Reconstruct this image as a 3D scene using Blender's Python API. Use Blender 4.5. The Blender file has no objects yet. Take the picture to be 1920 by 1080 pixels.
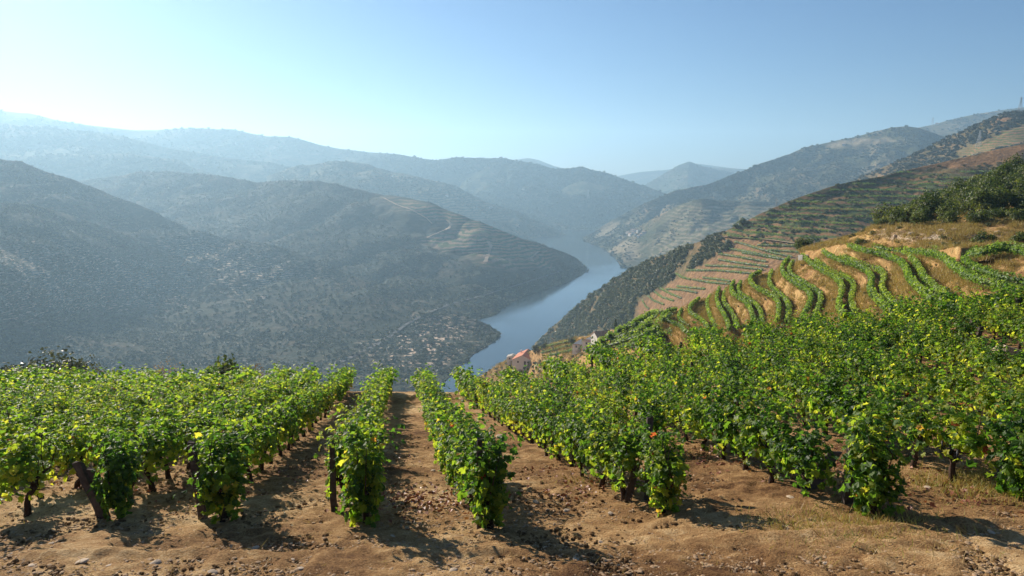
import bpy, math, random
import numpy as np
from mathutils import Vector
from mathutils.bvhtree import BVHTree

R = math.radians
rng = np.random.default_rng(7)
random.seed(7)
S = bpy.context.scene
COL = S.collection

# ------------------------------------------------------------------ camera
F_PX, HOR = 1280.0, 335.0                 # focal length and eye level in photo pixels
PITCH = math.atan((540 - HOR) / F_PX)
cam_d = bpy.data.cameras.new("camera")
cam = bpy.data.objects.new("camera", cam_d)
COL.objects.link(cam)
cam_d.sensor_width = 36
cam_d.lens = 36 * F_PX / 1920
cam_d.clip_start = 0.1
cam_d.clip_end = 60000
cam.rotation_euler = (math.pi / 2 - PITCH, 0, 0)
S.camera = cam

# ------------------------------------------------------------------ sky, sun, exposure
SUN_AZ, SUN_EL = R(-39), R(23)            # azimuth from +Y, negative = to the left
w = bpy.data.worlds.new("World")
S.world = w
w.use_nodes = True
nt = w.node_tree
bg = nt.nodes["Background"]
sky = nt.nodes.new("ShaderNodeTexSky")
sky.sky_type = 'NISHITA'
sky.sun_disc = False
sky.sun_elevation = SUN_EL
sky.sun_rotation = SUN_AZ
sky.altitude = 1500
sky.air_density = 1.25
sky.dust_density = 1.2
sky.ozone_density = 8
nt.links.new(sky.outputs[0], bg.inputs[0])
bg.inputs[1].default_value = 0.05
sd = bpy.data.lights.new("sun", 'SUN')
sd.energy = 5.0
sd.angle = R(0.5)
sd.color = (1.0, 0.90, 0.76)
sun = bpy.data.objects.new("sun", sd)
COL.objects.link(sun)
to_sun = Vector((math.sin(SUN_AZ) * math.cos(SUN_EL), math.cos(SUN_AZ) * math.cos(SUN_EL), math.sin(SUN_EL)))
sun.rotation_euler = to_sun.to_track_quat('Z', 'Y').to_euler()
S.view_settings.view_transform = 'Standard'
S.view_settings.look = 'None'
S.view_settings.exposure = 0.95
S.view_settings.gamma = 1.0
S.render.engine = 'CYCLES'
S.cycles.max_bounces = 6
S.cycles.diffuse_bounces = 3
S.cycles.transmission_bounces = 4
S.cycles.transparent_max_bounces = 8
S.cycles.volume_bounces = 1
S.cycles.use_denoising = True

HAZE_DENSITY = 1.6e-4
HAZE_ANISO = 0.38
HAZE_COL = (0.50, 0.77, 1.0)

# ------------------------------------------------------------------ pixel <-> world helpers (placing things)
CP, SP = math.cos(PITCH), math.sin(PITCH)
WZ = -220.0                               # river level


def ray(px, py):
    a = (np.asarray(px, float) - 960) / F_PX
    b = (540 - np.asarray(py, float)) / F_PX
    return np.stack([a + 0 * b, CP + b * SP, -SP + b * CP], -1)


def at(px, py, Y):
    r = ray(px, py)
    return r * (np.asarray(Y, float) / r[..., 1])[..., None]


def atz(px, py, z):
    r = ray(px, py)
    return r * (np.asarray(z, float) / r[..., 2])[..., None]


def proj(P):
    P = np.asarray(P, float)
    f = P[..., 1] * CP - P[..., 2] * SP
    u = P[..., 1] * SP + P[..., 2] * CP
    f = np.where(f < 0.01, 0.01, f)
    return 960 + F_PX * P[..., 0] / f, 540 - F_PX * u / f


def inpoly(px, py, poly):
    res = np.zeros(np.shape(px), bool)
    n = len(poly)
    j = n - 1
    for i in range(n):
        xi, yi = poly[i]
        xj, yj = poly[j]
        c = ((yi > py) != (yj > py)) & (px < (xj - xi) * (py - yi) / ((yj - yi) or 1e-9) + xi)
        res ^= c
        j = i
    return res


# ------------------------------------------------------------------ noise
def _h(ix, iy, s):
    n = (ix.astype(np.int64) * 374761393 + iy.astype(np.int64) * 668265263 + s * 974634777) & 0xffffffff
    n = ((n ^ (n >> 13)) * 1274126177) & 0xffffffff
    n = n ^ (n >> 16)
    return (n & 0xffffff) / float(0xffffff) * 2 - 1


def vnoise(x, y, s=0):
    x = np.asarray(x, float); y = np.asarray(y, float)
    ix = np.floor(x); iy = np.floor(y)
    fx = x - ix; fy = y - iy
    fx = fx * fx * (3 - 2 * fx); fy = fy * fy * (3 - 2 * fy)
    a = _h(ix, iy, s); b = _h(ix + 1, iy, s); c = _h(ix, iy + 1, s); d = _h(ix + 1, iy + 1, s)
    return (a * (1 - fx) + b * fx) * (1 - fy) + (c * (1 - fx) + d * fx) * fy


def fbm(x, y, o=4, s=0):
    r = 0; a = 1.0; t = 0
    x = np.asarray(x, float); y = np.asarray(y, float)
    for k in range(o):
        r = r + a * vnoise(x + 17.3 * k, y - 9.1 * k, s + k)
        t += a
        a *= 0.5
        x = x * 2.03; y = y * 2.03
    return r / t


# ------------------------------------------------------------------ mesh helpers
def mk(name, V, T, mat, parent=None, attrs=None, smooth=False, link=True):
    """numpy verts + faces (all with the same corner count) -> one mesh object"""
    V = np.ascontiguousarray(V, np.float32).reshape(-1, 3)
    T = np.ascontiguousarray(T, np.int32)
    k = T.shape[1]
    me = bpy.data.meshes.new(name)
    me.vertices.add(len(V)); me.vertices.foreach_set("co", V.ravel())
    me.loops.add(T.size); me.loops.foreach_set("vertex_index", T.ravel())
    me.polygons.add(len(T))
    me.polygons.foreach_set("loop_start", np.arange(0, T.size, k, dtype=np.int32))
    me.polygons.foreach_set("loop_total", np.full(len(T), k, np.int32))
    me.polygons.foreach_set("use_smooth", np.full(len(T), bool(smooth)))
    for nme, arr in (attrs or {}).items():
        at_ = me.attributes.new(nme, 'FLOAT', 'POINT')
        at_.data.foreach_set("value", np.ascontiguousarray(arr, np.float32).ravel())
    me.update(calc_edges=True)
    me.validate()
    if mat is not None:
        me.materials.append(mat)
    o = bpy.data.objects.new(name, me)
    if link:
        COL.objects.link(o)
    if parent is not None:
        o.parent = parent
    return o


def empty(name, loc, label=None, cat=None, group=None, rz=0.0):
    o = bpy.data.objects.new(name, None)
    o.empty_display_size = 0.2
    COL.objects.link(o)
    o.location = [float(c) for c in loc]
    o.rotation_euler = (0, 0, rz)
    tag(o, label, cat, group)
    return o


def tag(o, label=None, cat=None, group=None, kind=None):
    if label: o["label"] = label
    if cat: o["category"] = cat
    if group: o["group"] = group
    if kind: o["kind"] = kind
    return o


class MB:
    """mixed-face mesh collector"""
    def __init__(s):
        s.v = []; s.f = []

    def add(s, vs, fs):
        b = len(s.v)
        s.v += [tuple(map(float, v)) for v in vs]
        s.f += [tuple(i + b for i in f) for f in fs]

    def box(s, c, d, rz=0, tilt=(0, 0)):
        hx, hy, hz = d[0] / 2, d[1] / 2, d[2] / 2
        vs = []
        for x, y, z in ((-1, -1, -1), (1, -1, -1), (1, 1, -1), (-1, 1, -1), (-1, -1, 1), (1, -1, 1), (1, 1, 1), (-1, 1, 1)):
            X, Y, Z = x * hx, y * hy, z * hz
            X += tilt[0] * (Z + hz); Y += tilt[1] * (Z + hz)
            cx = X * math.cos(rz) - Y * math.sin(rz); cy = X * math.sin(rz) + Y * math.cos(rz)
            vs.append((c[0] + cx, c[1] + cy, c[2] + Z))
        s.add(vs, [(0, 3, 2, 1), (4, 5, 6, 7), (0, 1, 5, 4), (1, 2, 6, 5), (2, 3, 7, 6), (3, 0, 4, 7)])

    def tube(s, pts, rad, n=7, jit=0.0):
        pts = [np.array(p, float) for p in pts]
        base = len(s.v); ph = rng.random() * 6
        for i, p in enumerate(pts):
            a = pts[max(0, i - 1)]; b = pts[min(len(pts) - 1, i + 1)]
            d = (b - a) / (np.linalg.norm(b - a) + 1e-9)
            q = np.array([1, 0, 0]) if abs(d[0]) < 0.8 else np.array([0, 1, 0])
            u = np.cross(d, q); u /= np.linalg.norm(u)
            v = np.cross(d, u)
            for k in range(n):
                t = 2 * math.pi * k / n + ph
                rr = rad[i] * (1 + jit * (rng.random() - .5))
                s.v.append(tuple(p + rr * (math.cos(t) * u + math.sin(t) * v)))
        for i in range(len(pts) - 1):
            for k in range(n):
                a = base + i * n + k; b = base + i * n + (k + 1) % n
                s.f.append((a, b, b + n, a + n))
        s.f.append(tuple(base + k for k in range(n))[::-1])
        s.f.append(tuple(base + (len(pts) - 1) * n + k for k in range(n)))

    def build(s, name, mat, parent=None, smooth=False, link=True):
        me = bpy.data.meshes.new(name)
        me.from_pydata(s.v, [], s.f)
        me.validate()
        if smooth:
            me.polygons.foreach_set("use_smooth", np.ones(len(me.polygons), bool))
        me.materials.append(mat)
        me.update()
        o = bpy.data.objects.new(name, me)
        if link: COL.objects.link(o)
        if parent is not None: o.parent = parent
        return o


# ------------------------------------------------------------------ materials
def newmat(name):
    m = bpy.data.materials.new(name)
    m.use_nodes = True
    N = m.node_tree.nodes; L = m.node_tree.links
    p = N["Principled BSDF"]
    p.inputs["Roughness"].default_value = 0.85
    p.inputs["Specular IOR Level"].default_value = 0.2
    return m, N, L, p


def tcoord(N, L, kind="Object", scale=(1, 1, 1)):
    t = N.new("ShaderNodeTexCoord"); mp = N.new("ShaderNodeMapping")
    mp.inputs["Scale"].default_value = scale
    L.new(t.outputs[kind], mp.inputs[0])
    return mp.outputs[0]


def noise(N, L, vec, scale, detail=4, rough=0.55, dist=0.0):
    n = N.new("ShaderNodeTexNoise")
    n.inputs["Scale"].default_value = scale; n.inputs["Detail"].default_value = detail
    n.inputs["Roughness"].default_value = rough; n.inputs["Distortion"].default_value = dist
    L.new(vec, n.inputs["Vector"])
    return n.outputs["Fac"]


def ramp(N, L, fac, stops, interp='LINEAR'):
    r = N.new("ShaderNodeValToRGB")
    r.color_ramp.interpolation = interp
    el = r.color_ramp.elements
    while len(el) < len(stops): el.new(0.5)
    for e, (p, c) in zip(el, stops):
        e.position = p
        e.color = (c[0], c[1], c[2], 1) if isinstance(c, (tuple, list)) else (c, c, c, 1)
    L.new(fac, r.inputs[0])
    return r.outputs[0]


def mixc(N, L, fac, a, b, mode='MIX'):
    m = N.new("ShaderNodeMix"); m.data_type = 'RGBA'; m.blend_type = mode
    if isinstance(fac, float): m.inputs[0].default_value = fac
    else: L.new(fac, m.inputs[0])
    for i, c in ((6, a), (7, b)):
        if isinstance(c, (tuple, list)): m.inputs[i].default_value = (*c, 1)
        else: L.new(c, m.inputs[i])
    return m.outputs[2]


def math_(N, L, op, a, b=None):
    m = N.new("ShaderNodeMath"); m.operation = op
    for i, c in ((0, a), (1, b)):
        if c is None: continue
        if isinstance(c, (int, float)): m.inputs[i].default_value = c
        else: L.new(c, m.inputs[i])
    return m.outputs[0]


def attr(N, name):
    a = N.new("ShaderNodeAttribute"); a.attribute_name = name
    return a.outputs["Fac"]


def bump(N, L, p, h, strength, dist):
    b = N.new("ShaderNodeBump")
    b.inputs["Strength"].default_value = strength; b.inputs["Distance"].default_value = dist
    L.new(h, b.inputs["Height"]); L.new(b.outputs[0], p.inputs["Normal"])


def flat(name, c, rough=0.8, spec=0.2, var=0.25, sc=3.0, metal=0.0):
    m, N, L, p = newmat(name)
    v = tcoord(N, L)
    n = noise(N, L, v, sc, 5)
    col = ramp(N, L, n, [(0.25, tuple(x * (1 - var) for x in c)), (0.75, tuple(min(1, x * (1 + var)) for x in c))])
    L.new(col, p.inputs["Base Color"])
    p.inputs["Roughness"].default_value = rough; p.inputs["Specular IOR Level"].default_value = spec
    p.inputs["Metallic"].default_value = metal
    return m


def hill_mat(name, dark, mid, tan, sc=0.02, period=6.0, vcol=(0.07, 0.10, 0.035), scol=(0.30, 0.20, 0.12)):
    """scrubby ground; 'vine' attribute = terraced vineyard cover, 'bare' = bare earth"""
    m, N, L, p = newmat(name)
    v = tcoord(N, L)
    n1 = noise(N, L, v, sc, 6, 0.6)
    n2 = noise(N, L, v, sc * 9, 5, 0.65)
    n3 = noise(N, L, v, sc * 40, 3, 0.6)
    s = math_(N, L, 'ADD', math_(N, L, 'MULTIPLY', n1, 0.45), math_(N, L, 'ADD', math_(N, L, 'MULTIPLY', n2, 0.35), math_(N, L, 'MULTIPLY', n3, 0.2)))
    c = ramp(N, L, s, [(0.38, dark), (0.5, mid), (0.62, tan)])
    # terraces: bands on the height, bent a little
    sep = N.new("ShaderNodeSeparateXYZ"); L.new(v, sep.inputs[0])
    z = math_(N, L, 'ADD', sep.outputs[2], math_(N, L, 'MULTIPLY', n1, period * 4.0))
    ph = math_(N, L, 'FRACT', math_(N, L, 'DIVIDE', z, period))
    st = ramp(N, L, ph, [(0.0, scol), (0.38, scol), (0.5, vcol), (0.9, vcol), (1.0, scol)])
    st = mixc(N, L, ramp(N, L, n2, [(0.5, 0.0), (0.7, 0.8)]), st, mid)
    c = mixc(N, L, attr(N, "vine"), c, st)
    barec = ramp(N, L, n2, [(0.35, tuple(x * 0.7 for x in scol)), (0.65, tuple(min(1, x * 1.35) for x in scol))])
    c = mixc(N, L, attr(N, "bare"), c, barec)
    # short pale scars: broken dry-stone terraces and slips
    v2 = tcoord(N, L, scale=(0.09, 0.09, 0.85))
    n5 = noise(N, L, v2, 1.0, 3, 0.6)
    sf = math_(N, L, 'MULTIPLY', attr(N, "scar"), ramp(N, L, n5, [(0.54, 0.0), (0.59, 1.0)]))
    c = mixc(N, L, sf, c, (0.62, 0.45, 0.32))
    L.new(c, p.inputs["Base Color"])
    p.inputs["Roughness"].default_value = 0.95; p.inputs["Specular IOR Level"].default_value = 0.05
    bump(N, L, p, n2, 0.6, 4.0 / max(sc * 50, 0.1))
    return m


def leaf_mat(name, stops, trans=0.35, tcol=1.6, rough=0.5, spec=0.35):
    m, N, L, p = newmat(name)
    t = attr(N, "tint")
    oi = N.new("ShaderNodeObjectInfo")
    f = math_(N, L, 'ADD', t, math_(N, L, 'MULTIPLY', math_(N, L, 'SUBTRACT', oi.outputs["Random"], 0.5), 0.16))
    c = ramp(N, L, f, stops)
    L.new(c, p.inputs["Base Color"])
    p.inputs["Roughness"].default_value = rough; p.inputs["Specular IOR Level"].default_value = spec
    if trans > 0:
        tr = N.new("ShaderNodeBsdfTranslucent")
        tc = mixc(N, L, 1.0, c, (tcol, tcol * 1.05, tcol * 0.55), 'MULTIPLY')
        tc.node.clamp_result = True
        L.new(tc, tr.inputs[0])
        mx = N.new("ShaderNodeMixShader"); mx.inputs[0].default_value = trans
        L.new(p.outputs[0], mx.inputs[1]); L.new(tr.outputs[0], mx.inputs[2])
        L.new(mx.outputs[0], N["Material Output"].inputs[0])
    return m


M = {}
M['scrub_left'] = hill_mat("scrub_left", (0.018, 0.028, 0.017), (0.036, 0.042, 0.026), (0.105, 0.080, 0.052), 0.012, 7.0)
M['scrub_far'] = hill_mat("scrub_far", (0.03, 0.042, 0.022), (0.06, 0.07, 0.035), (0.16, 0.13, 0.08), 0.006, 14.0)
M['scrub_right'] = hill_mat("scrub_right", (0.05, 0.055, 0.025), (0.12, 0.095, 0.045), (0.26, 0.165, 0.085), 0.03, 4.0,
                            vcol=(0.085, 0.11, 0.035), scol=(0.235, 0.135, 0.066))
M['scrub_mid'] = hill_mat("scrub_mid", (0.035, 0.048, 0.022), (0.08, 0.08, 0.04), (0.26, 0.18, 0.11), 0.012, 9.0,
                          vcol=(0.12, 0.115, 0.055), scol=(0.23, 0.185, 0.115))


def soil_mat():
    m, N, L, p = newmat("soil")
    v = tcoord(N, L)
    a = noise(N, L, v, 0.35, 5, 0.6)
    b = noise(N, L, v, 4.0, 6, 0.7)
    c = noise(N, L, v, 38.0, 4, 0.7)
    s = math_(N, L, 'ADD', math_(N, L, 'MULTIPLY', a, 0.45), math_(N, L, 'ADD', math_(N, L, 'MULTIPLY', b, 0.3), math_(N, L, 'MULTIPLY', c, 0.25)))
    col = ramp(N, L, s, [(0.40, (0.085, 0.040, 0.018)), (0.47, (0.235, 0.128, 0.054)), (0.53, (0.385, 0.235, 0.105)), (0.61, (0.60, 0.43, 0.235))])
    # pale flecks of schist and darker crumbs
    vo = N.new("ShaderNodeTexVoronoi"); vo.inputs["Scale"].default_value = 22; L.new(v, vo.inputs["Vector"])
    fl = ramp(N, L, vo.outputs["Distance"], [(0.10, 1.0), (0.20, 0.0)])
    fl = math_(N, L, 'MULTIPLY', fl, ramp(N, L, b, [(0.52, 0.0), (0.62, 0.8)]))
    col = mixc(N, L, fl, col, (0.50, 0.38, 0.26))
    L.new(col, p.inputs["Base Color"])
    p.inputs["Roughness"].default_value = 0.95; p.inputs["Specular IOR Level"].default_value = 0.08
    h = math_(N, L, 'ADD', math_(N, L, 'MULTIPLY', b, 0.7), math_(N, L, 'MULTIPLY', c, 0.5))
    bump(N, L, p, h, 1.0, 0.10)
    return m


def bank_mat():
    """dry golden grass on red-brown earth, with pale rock where 'bare' is set"""
    m, N, L, p = newmat("dry_bank")
    v = tcoord(N, L)
    a = noise(N, L, v, 0.22, 4, 0.6, 0.5)
    b = noise(N, L, v, 1.6, 6, 0.7, 0.4)
    c = noise(N, L, v, 9.0, 4, 0.7)
    s = math_(N, L, 'ADD', math_(N, L, 'MULTIPLY', a, 0.4), math_(N, L, 'ADD', math_(N, L, 'MULTIPLY', b, 0.35), math_(N, L, 'MULTIPLY', c, 0.25)))
    col = ramp(N, L, s, [(0.36, (0.14, 0.070, 0.035)), (0.44, (0.30, 0.165, 0.070)), (0.53, (0.50, 0.31, 0.125)), (0.64, (0.68, 0.48, 0.22))])
    g = ramp(N, L, noise(N, L, v, 0.5, 4), [(0.6, 0.0), (0.72, 0.7)])
    col = mixc(N, L, g, col, (0.14, 0.13, 0.04))
    rk = ramp(N, L, noise(N, L, v, 0.9, 7, 0.75, 1.0), [(0.40, (0.20, 0.12, 0.07)), (0.5, (0.42, 0.29, 0.17)), (0.6, (0.62, 0.50, 0.36))])
    col = mixc(N, L, attr(N, "bare"), col, rk)
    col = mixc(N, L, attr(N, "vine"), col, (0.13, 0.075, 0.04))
    L.new(col, p.inputs["Base Color"])
    p.inputs["Roughness"].default_value = 0.95; p.inputs["Specular IOR Level"].default_value = 0.05
    bump(N, L, p, b, 1.0, 0.6)
    return m


M['soil'] = soil_mat()
M['bank'] = bank_mat()
VINE_STOPS = [(0.0, (0.015, 0.042, 0.010)), (0.32, (0.040, 0.090, 0.013)), (0.55, (0.095, 0.155, 0.018)),
              (0.74, (0.22, 0.25, 0.028)), (0.93, (0.31, 0.29, 0.045)), (0.975, (0.30, 0.16, 0.035)), (1.0, (0.22, 0.05, 0.025))]
M['vine'] = leaf_mat("vine_leaf", VINE_STOPS, 0.52, 2.8, 0.52, 0.25)
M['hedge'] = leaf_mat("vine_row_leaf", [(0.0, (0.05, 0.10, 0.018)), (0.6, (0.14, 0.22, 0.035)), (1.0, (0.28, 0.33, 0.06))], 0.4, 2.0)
M['scrub_leaf'] = leaf_mat("scrub_leaf", [(0.0, (0.040, 0.055, 0.016)), (0.5, (0.095, 0.110, 0.032)), (1.0, (0.22, 0.21, 0.07))], 0.15, 1.3)
M['far_leaf'] = leaf_mat("far_scrub_leaf", [(0.0, (0.022, 0.036, 0.016)), (0.5, (0.045, 0.060, 0.026)), (1.0, (0.12, 0.12, 0.06))], 0.1, 1.2)
M['oak_leaf'] = leaf_mat("oak_leaf", [(0.0, (0.025, 0.045, 0.012)), (0.5, (0.075, 0.100, 0.022)), (1.0, (0.20, 0.20, 0.045))], 0.35, 1.8)
M['olive_leaf'] = leaf_mat("olive_leaf", [(0.0, (0.04, 0.05, 0.03)), (0.5, (0.075, 0.085, 0.05)), (1.0, (0.14, 0.15, 0.09))], 0.2, 1.3)
M['dry_leaf'] = leaf_mat("dry_leaf", [(0.0, (0.16, 0.10, 0.055)), (0.5, (0.30, 0.20, 0.12)), (1.0, (0.42, 0.33, 0.22))], 0.2, 1.2)
M['straw'] = leaf_mat("straw", [(0.0, (0.30, 0.20, 0.07)), (0.6, (0.45, 0.34, 0.13)), (0.85, (0.30, 0.32, 0.09)), (1.0, (0.16, 0.22, 0.05))], 0.3, 1.2)
M['red_litter'] = leaf_mat("red_litter", [(0.0, (0.13, 0.035, 0.02)), (0.6, (0.28, 0.09, 0.045)), (1.0, (0.36, 0.19, 0.09))], 0.15, 1.2)
M['bark'] = flat("vine_bark", (0.055, 0.034, 0.024), 0.95, 0.1, 0.5, 30)
M['treebark'] = flat("tree_bark", (0.10, 0.075, 0.055), 0.95, 0.1, 0.4, 6)
M['post'] = flat("old_post_wood", (0.085, 0.066, 0.055), 0.9, 0.15, 0.45, 14)
M['slate'] = flat("slate_post", (0.13, 0.105, 0.085), 0.8, 0.25, 0.35, 9)
M['stone'] = flat("schist_stone", (0.40, 0.31, 0.225), 0.85, 0.2, 0.35, 7)
M['pebble'] = flat("pebble_stone", (0.36, 0.24, 0.14), 0.9, 0.15, 0.5, 11)
M['grape'] = flat("dark_grape", (0.012, 0.010, 0.028), 0.4, 0.5, 0.4, 20)
M['tile_red'] = flat("red_roof_tile", (0.50, 0.20, 0.12), 0.85, 0.15, 0.22, 1.5)
M['tile_tan'] = flat("tan_roof_tile", (0.40, 0.25, 0.165), 0.85, 0.15, 0.3, 1.2)
M['plaster'] = flat("pale_plaster", (0.62, 0.56, 0.50), 0.9, 0.1, 0.1, 0.8)
M['white'] = flat("white_plaster", (0.66, 0.62, 0.56), 0.9, 0.1, 0.06, 0.8)
M['glass'] = flat("window_dark", (0.03, 0.035, 0.04), 0.2, 0.6, 0.2, 2)
M['concrete'] = flat("weathered_concrete", (0.42, 0.38, 0.33), 0.9, 0.1, 0.2, 2)
M['steel'] = flat("galvanised_steel", (0.34, 0.35, 0.36), 0.6, 0.4, 0.15, 2)
M['dirt'] = flat("dirt_track", (0.42, 0.30, 0.20), 0.95, 0.05, 0.3, 0.05)
M['asphalt'] = flat("asphalt", (0.085, 0.085, 0.085), 0.9, 0.2, 0.2, 0.05)

m, N, L, p = newmat("river_water")
v = tcoord(N, L)
p.inputs["Base Color"].default_value = (0.018, 0.035, 0.045, 1)
nr = noise(N, L, v, 0.004, 4, 0.6)
L.new(ramp(N, L, nr, [(0.4, 0.05), (0.6, 0.16)]), p.inputs["Roughness"])
p.inputs["Specular IOR Level"].default_value = 0.5
bump(N, L, p, noise(N, L, v, 0.25, 4, 0.6), 0.05, 1.0)
M['water'] = m

# ------------------------------------------------------------------ terrain: lofted hillsides
BVH = {}
GRID = {}


def interp_row(row, n):
    a = np.array([(r[0], r[1]) for r in row], float)
    t = np.linspace(a[0, 0], a[-1, 0], n)
    return t, np.interp(t, a[:, 0], a[:, 1])


def catmull(Ps, seg):
    """Ps: (K, n, 3) control rows -> interpolated rows; seg rows per interval"""
    K = len(Ps); out = []
    for k in range(K - 1):
        p0 = Ps[max(0, k - 1)]; p1 = Ps[k]; p2 = Ps[k + 1]; p3 = Ps[min(K - 1, k + 2)]
        n = seg[k] if isinstance(seg, (list, tuple)) else seg
        for i in range(n):
            t = i / n
            lin = p1 + (p2 - p1) * t
            cm = 0.5 * ((2 * p1) + (-p0 + p2) * t + (2 * p0 - 5 * p1 + 4 * p2 - p3) * t * t + (-p0 + 3 * p1 - 3 * p2 + p3) * t ** 3)
            out.append(0.5 * lin + 0.5 * cm)
    out.append(Ps[-1])
    return np.array(out)


def grid_faces(nr, nc):
    i = np.arange(nr - 1)[:, None] * nc + np.arange(nc - 1)[None, :]
    i = i.ravel()
    return np.stack([i, i + nc, i + nc + 1, i + 1], -1)


def smooth1(a, w_):
    w_ = max(1, int(w_) // 2 * 2 + 1)
    for _ in range(2):
        # reflect about the end values so the ends stay where they are
        L_ = 2 * a[0] - a[1:w_ // 2 + 1][::-1]; R_ = 2 * a[-1] - a[-w_ // 2:-1][::-1]
        p_ = np.concatenate([L_, a, R_])[:len(a) + 2 * (w_ // 2)]
        a = np.convolve(p_, np.ones(w_) / w_, 'valid')[:len(a)]
    return a


def hill(name, mat, ridge, rows, nu=300, seg=30, amp=10.0, nsc=120.0, back=(250, 120), vine=(), bare=(), seed=1, gully=0.0, ridge_amp=0.25, lowr=(0.93, 25), scar=()):
    """ridge: [(px,py,d)], rows: [(mode, value, [(px,py)...])]: 's' slope towards the camera, 'w' on the water, 'd' distances"""
    px, py = interp_row(ridge, nu)
    d = np.interp(px, [r[0] for r in ridge], [r[2] for r in ridge])
    d = smooth1(d, nu // 14); py = smooth1(py, nu // 90)
    P = [at(px, py, d)]
    far = P[0].copy(); far[:, 1] += back[0]; far[:, 2] -= back[1]; far[:, 0] *= far[:, 1] / P[0][:, 1]
    far2 = far.copy(); far2[:, 1] += back[0] * 2; far2[:, 2] -= back[1] * 3
    cur = P[0]
    for mode, val, pts in rows:
        qx, qy = interp_row(pts, nu)
        if mode == 's':
            r = ray(qx, qy); t = -r[:, 2] / r[:, 1]
            t0 = -cur[:, 2] / cur[:, 1]
            dd = smooth1(cur[:, 1] * (val + t0) / (val + t), nu // 14)
            cur = at(qx, qy, dd)
            low_ = cur[:, 2] < WZ + 2
            cur[low_] = atz(qx[low_], np.maximum(qy[low_], 400), WZ + 2)
        elif mode == 'w':
            cur = atz(qx, qy, WZ)
        else:
            dd = np.interp(qx, [r[0] for r in pts], [r[2] for r in pts])
            cur = at(qx, qy, dd)
        P.append(cur)
    low = P[-1].copy(); low[:, 1] *= lowr[0]; low[:, 0] *= lowr[0]; low[:, 2] -= lowr[1]
    G = catmull(np.array(P), seg)
    nr = len(G)
    x, y, z = G[..., 0], G[..., 1], G[..., 2]
    f = fbm(x / nsc, y / nsc, 5, seed)
    wgt = np.clip((z - WZ) / 25.0, 0, 1)
    vv = np.linspace(0, 1, nr)[:, None]
    wgt = wgt * np.clip(ridge_amp + vv * 6, 0, 1)
    dz = amp * f
    if gully:
        g = 1 - np.abs(fbm(x / (nsc * 1.7) + 5, y / (nsc * 1.7), 4, seed + 9)) * 2.2
        dz = dz - gully * np.clip(g, 0, 1) ** 2
    G[..., 2] = np.maximum(z + dz * wgt, WZ + 0.5) if any(r_[0] == 'w' for r_ in rows) else z + dz * wgt
    G = np.concatenate([far2[None], far[None], G, low[None]], 0)
    X, Y = proj(G)
    X = X + 22 * fbm(G[..., 0] / (nsc * .4), G[..., 1] / (nsc * .4), 3, 77); Y = Y + 9 * fbm(G[..., 0] / (nsc * .4), G[..., 1] / (nsc * .4), 3, 78)
    vm = np.zeros(X.shape); bm = np.zeros(X.shape)
    sm = np.zeros(X.shape)
    for (jx_, jy_) in ((0, 0), (9, 3), (-9, -3), (4, -6), (-4, 6), (14, -3), (-14, 3)):
        for poly in vine: vm = vm + inpoly(X + jx_, Y + jy_, poly) / 7.0
        for poly in bare: bm = bm + inpoly(X + jx_ * .4, Y + jy_ * .4, poly) / 7.0
        for poly in scar: sm = sm + inpoly(X + jx_ * 3, Y + jy_ * 3, poly) / 7.0
    vm = np.clip(vm, 0, 1); bm = np.clip(bm, 0, 1); sm = np.clip(sm, 0, 1)
    nr = len(G)
    Fc = grid_faces(nr, nu)
    o = mk(name, G, Fc, mat, attrs={"vine": vm, "bare": bm, "scar": sm}, smooth=True)
    tag(o, kind='structure')
    V = G.reshape(-1, 3)
    BVH[seed] = BVHTree.FromPolygons([tuple(v) for v in V.tolist()], [tuple(f) for f in Fc.tolist()])
    GRID[seed] = G
    return o


def hit(px, py, names=None):
    r = Vector(ray(px, py)).normalized()
    best = None
    for n in (names or BVH):
        h = BVH[n].ray_cast(Vector((0, 0, 0)), r)
        if h[0] is not None and (best is None or h[3] < best[3]): best = h
    return best


# --- far ridges
hill("far_hills", M['scrub_far'],
     [(1000, 345, 6300), (1120, 338, 6300), (1165, 329, 6300), (1200, 323, 6300), (1250, 318, 6300), (1310, 307, 6300), (1350, 312, 6300), (1400, 318, 6300), (1500, 330, 6300)],
     [('s', 0.3, [(1000, 380), (1500, 380)])], 200, 12, 30, 500, seed=11)
hill("far_hills", M['scrub_far'],
     [(900, 320, 5700), (950, 305, 5700), (975, 298, 5700), (990, 296, 5700), (1010, 300, 5700), (1040, 312, 5700), (1100, 325, 5700)],
     [('s', 0.3, [(900, 360), (1100, 360)])], 120, 12, 20, 300, seed=12)
hill("far_hills", M['scrub_far'],
     [(1290, 325, 5300), (1330, 314, 5300), (1400, 317, 5300), (1450, 312, 5300), (1520, 316, 5300)],
     [('s', 0.3, [(1290, 380), (1520, 380)])], 120, 12, 20, 300, seed=13)
hill("hills", M['scrub_far'],
     [(1140, 385, 4600), (1180, 362, 4600), (1210, 346, 4600), (1232, 333, 4600), (1250, 322, 4600), (1272, 309, 4600), (1292, 302, 4600), (1312, 309, 4600), (1335, 314, 4700), (1370, 322, 4700), (1420, 335, 4700), (1480, 345, 4700)],
     [('s', 0.35, [(1140, 400), (1290, 345), (1480, 380)]), ('s', 0.4, [(1140, 430), (1480, 430)])], 240, 16, 30, 350, seed=14, gully=25)
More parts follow.
